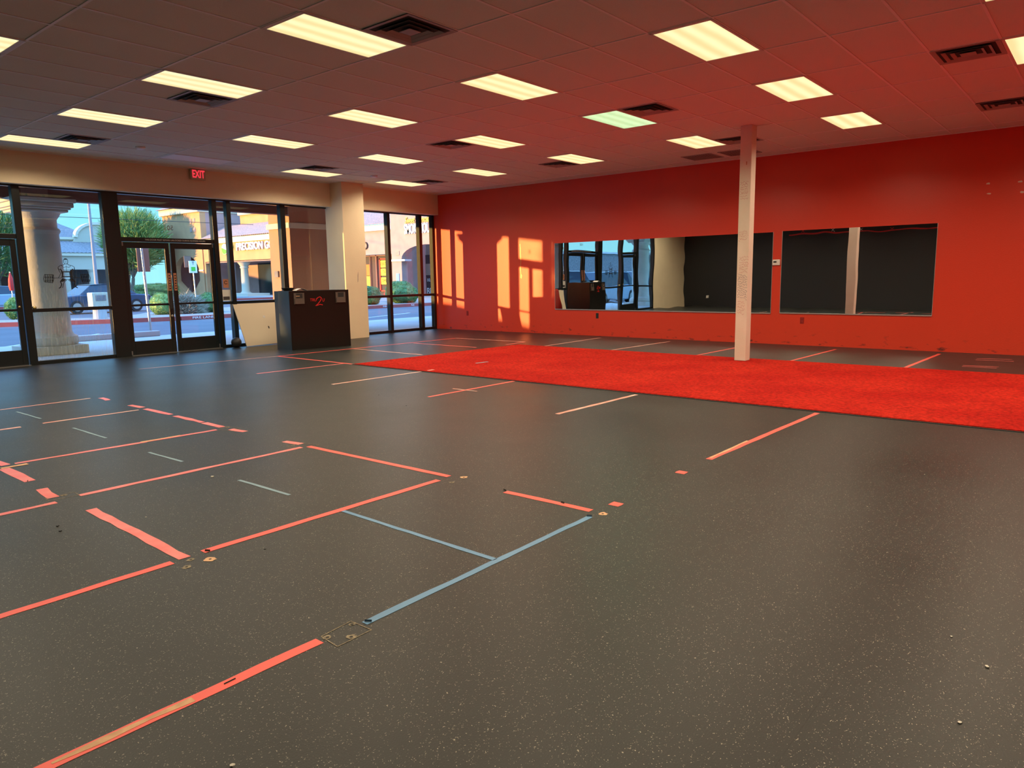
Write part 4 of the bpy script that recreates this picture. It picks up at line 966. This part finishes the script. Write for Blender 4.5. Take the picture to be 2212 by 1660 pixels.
# smokehouse block
sm = empty('smokehouse_building', (24,26,BZ), 'pink stucco smokehouse shop with arched entry in the right windows', 'building')
op = arch_pts(22.6, 28.0, BZ, 2.82, 3.85)
outline = [(16,BZ)]+[(16,8.5),(29.1,8.5),(29.1,BZ)]+op[::-1]
yz_wall(24, outline, .6).build('front_wall', M['stucco_pink'], sm)
MB().box((24.6,29.1-.5,BZ), (28,29.1,8.5)).build('side_wall', M['stucco_pink'], sm)
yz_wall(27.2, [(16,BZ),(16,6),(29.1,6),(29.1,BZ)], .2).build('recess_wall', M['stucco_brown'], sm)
MB().box((23.93,27.55,2.68), (24.62,29.1,2.82)).build('band', M['trim_grey'], sm)
wn = MB().box((27.10,21.2,BZ), (27.2,29.0,3.2)).build('shop_window', M['dark_glass'], sm)
text_mesh('window_lettering', 'BBQ', .75, M['letter_white'], face_west((27.08,27.95,.30)), wn, ext=.005, sx=.8)
text_mesh('window_lettering', '10.95', .36, M['letter_white'], face_west((27.08,28.1,1.2)), wn, ext=.005)
MB().box((27.06,27.6,1.6), (27.1,28.7,2.5)).build('window_poster', M['stucco_brown'], wn)
text_mesh('sign_lettering', 'SMOKEHOUSE', 1.02, M['letter_white'], face_west((23.95,27.5,5.0)), sm, ext=.03, sx=.50, bold=.022, align='LEFT')
text_mesh('sign_lettering', 'Sweet Magnolia', .62, M['letter_gold'], face_west((23.95,27.4,5.66)), sm, ext=.03, sx=.68, shear=.35, bold=.01, align='LEFT')
MB().box((23.96,28.2,3.15), (24.0,28.6,3.45)).build('vent_block', M['tile'], sm)
MB().box((23.95,28.30,1.0), (24.0,28.62,1.75)).build('accessible_sign', M['blue_sign'], sm)
MB().box((23.6,27.5,BZ), (24.0,29.0,.75)).build('utility_cabinet', M['trim_grey'], sm)
# middle shop
ms = empty('sale_shop_building', (24.6,37,BZ), 'shop with tiled roof and yellow sale posters left of the smokehouse', 'building')
yz_wall(24.5, [(29.1,BZ),(29.1,BZ+.3),(29.3,BZ+.3),(29.3,3.3),(36,3.3),(36,BZ),(44.8,BZ),(44.8,5.4),(29.1,5.4)], .4).build('front_wall', M['stucco_pink'], ms)
MB().box((24.35,29.1,5.15), (24.75,44.8,5.6)).build('fascia', M['trim_grey'], ms)
tiled_roof(24.2, 5.6, 28.5, 7.8, 29.1, 44.8).build('roof', M['tile'], ms)
MB().box((25.2,29.2,BZ), (25.3,36,3.3)).build('shop_front', M['dark_recess'], ms)
fr = MB()
a, b_ = 30.75, 31.95
for p, q in (((a,.35),(b_,.45)), ((a,2.9),(b_,3.0)), ((a,.35),(a+.12,3.0)), ((b_-.12,.35),(b_,3.0))): fr.box((25.12,p[0],p[1]), (25.2,q[0],q[1]))
fr.build('red_window_frame', M['red_flat'], ms)
for z, t in ((2.55,'EASY'), (1.9,'TV'), (1.2,'TIME')):
    s_ = MB().box((25.10,30.95,z-.28), (25.12,31.75,z+.28)).build('sale_poster', M['yellow'], ms)
    text_mesh('poster_lettering', t, .38, M['letter_black'], face_west((25.09,31.35,z)), s_, ext=.002, sx=.8)
for y, z, m in ((33.5,2.1,'orange_flat'), (33.5,1.15,'yellow')):
    MB().box((25.10,y-.35,z-.45), (25.12,y+.35,z+.45)).build('sale_poster', M[m], ms)
MB().box((25.05,32.2,BZ), (25.12,32.3,3.3)).box((25.05,33.0,BZ), (25.12,33.06,3.3)).box((25.05,29.2,3.2), (25.12,36,3.3)).build('door_frame', M['steel_plate'], ms)
MB().lathe((24.9,30.6,BZ), [(.35,0),(.45,.3),(.2,.7)], 14).build('red_planter', M['red_flat'], ms)
text_mesh('sign_letter', 'D', .9, M['letter_black'], face_west((24.44,32.75,4.0)), ms, ext=.05)
# precision shop
ps_ = empty('precision_shop_building', (24,50,BZ), 'sunlit orange shop with white lettering and a cream round column', 'building')
yz_wall(24, [(45,BZ),(45,5.3),(57.85,5.3),(57.85,BZ),(57.6,BZ),(57.6,3.35),(45.6,3.35),(45.6,BZ)], .5).build('front_wall', M['stucco_orange'], ps_)
MB().box((23.85,45,5.1), (24.3,57.85,5.6)).build('fascia', M['trim_cream'], ps_)
tiled_roof(23.75, 5.62, 26.7, 7.0, 45.1, 57.8, .34).build('roof', M['tile'], ps_)
MB().box((27.0,45,5.6), (27.5,55.6,8.1)).build('upper_wall', M['stucco_orange'], ps_)
MB().box((26.75,45.0,8.0), (27.6,55.7,8.5)).build('cornice', M['trim_cream'], ps_, bevel=.08)
MB().box((27.6,55.6,5.6), (32,55.9,8.1)).build('upper_side_wall', M['stucco_pink'], ps_)
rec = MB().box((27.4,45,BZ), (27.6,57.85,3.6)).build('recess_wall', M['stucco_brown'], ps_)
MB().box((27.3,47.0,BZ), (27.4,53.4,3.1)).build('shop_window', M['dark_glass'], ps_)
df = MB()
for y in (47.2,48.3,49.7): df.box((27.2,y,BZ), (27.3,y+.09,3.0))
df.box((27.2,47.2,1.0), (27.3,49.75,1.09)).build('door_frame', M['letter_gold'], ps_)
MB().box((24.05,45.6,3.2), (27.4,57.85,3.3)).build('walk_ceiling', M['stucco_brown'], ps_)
cc = MB().lathe((24.1,50.5,BZ), [(.62,0),(.62,.35),(.48,.42),(.38,.55),(.34,2.7),(.42,2.8),(.36,2.9),(.50,3.15),(.62,3.3)], 28).build('round_column', M['stucco_cream'], ps_, smooth=True)
MB().box((22.3,47.2,BZ), (24.6,52.2,.22)).build('low_wall', M['stucco_cream'], ps_)
text_mesh('sign_lettering', 'PRECISION GO', .98, M['letter_white'], face_west((23.9,51.35,4.60)), ps_, ext=.05, align='LEFT', bold=.02, sx=.97)
text_mesh('sign_lettering', '24', .8, M['letter_green'], face_west((23.9,52.15,4.62)), ps_, ext=.04, sx=.55)
lg = MB().tube((23.95,53.5,4.50), (23.86,53.5,4.50), .52, n=28).build('round_logo', M['letter_white'], ps_)
MB().prism([(23.85,53.5+.48*math.cos(a_),4.50+.48*math.sin(a_)) for a_ in [math.pi+.3+ (math.pi-.6+.6)*k/12 for k in range(13)]], (-.02,0,0)).build('green_half', M['letter_green'], lg)
# tower
tw = empty('corner_tower_building', (24,62,BZ), 'tall pink and orange corner tower with tiled roof and arched entry', 'building')
op = [(58.9,BZ+.0),(61.4,BZ),(59.6,1.2),(59.6,2.4)]
opn = [(61.0,BZ),(59.0,1.5)]+[(61.6-2.6*math.cos(math.pi*k/14), 2.35+1.75*math.sin(math.pi*k/14)) for k in range(15)]+[(64.2,1.5),(61.4,BZ)]
yz_wall(24, [(58.1,BZ),(58.1,8.6),(66.2,8.6),(66.2,BZ)]+opn[::-1], .6).build('front_wall', M['stucco_orange'], tw)
MB().box((24.6,58.1,BZ), (32,58.5,8.6)).build('side_wall', M['stucco_pink'], tw)
MB().box((24.6,65.8,BZ), (32,66.2,8.6)).build('side_wall', M['stucco_pink'], tw)
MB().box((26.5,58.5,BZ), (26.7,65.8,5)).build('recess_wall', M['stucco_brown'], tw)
MB().box((26.4,59.5,BZ), (26.5,63.2,3)).build('shop_window', M['dark_glass'], tw)
MB().box((23.75,58.0,8.4), (32.2,66.45,9.05)).build('cornice', M['trim_cream'], tw, bevel=.08)
r_ = MB(); apex = (28,62.1,11.2)
cs = [(23.5,57.9,9.05),(32.4,57.9,9.05),(32.4,66.7,9.05),(23.5,66.7,9.05)]
for i in range(4): r_.face([cs[i], cs[(i+1) % 4], apex])
r_.face(cs[::-1]); r_.build('roof', M['tile'], tw)
MB().box((23.92,58.1,2.45), (24.02,58.95,2.58)).box((23.92,64.3,2.45), (24.02,66.2,2.58)).build('band', M['trim_grey'], tw)
vb = MB()
for y in (59.3,60.0):
    for z in (6.7,7.6): vb.box((23.95,y-.2,z-.22), (24.0,y+.2,z+.22))
vb.build('vent_blocks', M['tile'], tw)
# far pale building behind the lamp post
fb = empty('pale_far_building', (20,84,BZ), 'pale yellow building with grey tiled roofs and a curved gable', 'building')
MB().box((8,84,3.1), (27,84.5,5.0)).build('upper_band', M['stucco_cream'], fb)
MB().box((8,87,BZ), (27,87.3,3.2)).build('shop_front', M['dark_recess'], fb)
for x_ in (12,16,20.3,23.2): MB().lathe((x_,84.3,BZ), [(.45,0),(.40,.3),(.35,2.9),(.5,3.25)], 16).build('round_column', M['stucco_cream'], fb)
MB().box((19.0,86.9,BZ), (20.6,87,3.0)).build('orange_door_panel', M['orange_flat'], fb)
MB().box((7.8,83.7,4.75), (27.2,84.5,5.1)).build('eave', M['trim_cream'], fb)
rr_ = MB()
n = 120
cols = []
for i in range(n+1):
    x_ = 8+19*i/n; w_ = abs(math.sin(math.pi*i/3))*.06; cols.append([rr_.bm.verts.new((x_, 83.6+(88-83.6)*k/4, 5.1+1.6*k/4+w_)) for k in range(5)])
for i in range(n):
    for k in range(4): rr_.bm.faces.new((cols[i][k], cols[i+1][k], cols[i+1][k+1], cols[i][k+1]))
rr_.build('roof', M['tile_grey'], fb)
MB().box((8,88,BZ), (27,94,7.0)).build('upper_block', M['stucco_yellow'], fb)
MB().box((7.7,87.8,6.9), (24,88.3,7.2)).build('cornice', M['trim_cream'], fb)
gb = [(22.6,6.6)]+[(25.6-2.6*math.cos(math.pi/2*k/8), 7.2+1.8*math.sin(math.pi/2*k/8)) for k in range(9)]+[(29.5,9.0),(29.5,6.6)]
MB().prism([(a, 87.6, b) for a, b in gb], (0,.6,0)).build('curved_gable', M['stucco_cream'], fb)
gt = MB()
for p, q in zip(gb[1:-2], gb[2:-1]):
    p = Vector((p[0],87.4,p[1])); q = Vector((q[0],87.4,q[1])); s_ = (q-p).cross(Vector((0,1,0))).normalized()*.16; gt.prism([p-s_,p+s_,q+s_,q-s_], (0,.9,0))
gt.build('gable_moulding', M['trim_cream'], fb)
hr = MB(); cs = [(16.5,89,7.2),(26,89,7.2),(26,97,7.2),(16.5,97,7.2)]; apex = (22.0,93,9.6)
for i in range(4): hr.face([cs[i], cs[(i+1) % 4], apex])
hr.face(cs[::-1]); hr.build('hip_roof', M['tile_grey'], fb)
wh = empty('grey_warehouse_building', (-60,32,BZ), 'long pale grey building to the left, seen only in the long mirror', 'building')
MB().box((-85,30,BZ), (-44,34,3.7)).build('wall', M['tile_grey'], wh); MB().box((-85.2,29.8,3.7), (-43.8,34.2,3.95)).build('parapet', M['trim_grey'], wh)
# long low building closing the lot on the left
lb = empty('low_far_building', (-25,70,BZ), 'long low brownish building across the lot at far left', 'building')
MB().box((-70,70,BZ), (4,74,3.6)).build('wall', M['stucco_brown'], lb)
MB().box((-70.3,69.6,3.5), (4.3,74.3,3.9)).build('parapet', M['trim_grey'], lb)
MB().box((-69,69.85,.6), (2,70,2.2)).build('window_band', M['dark_glass'], lb)
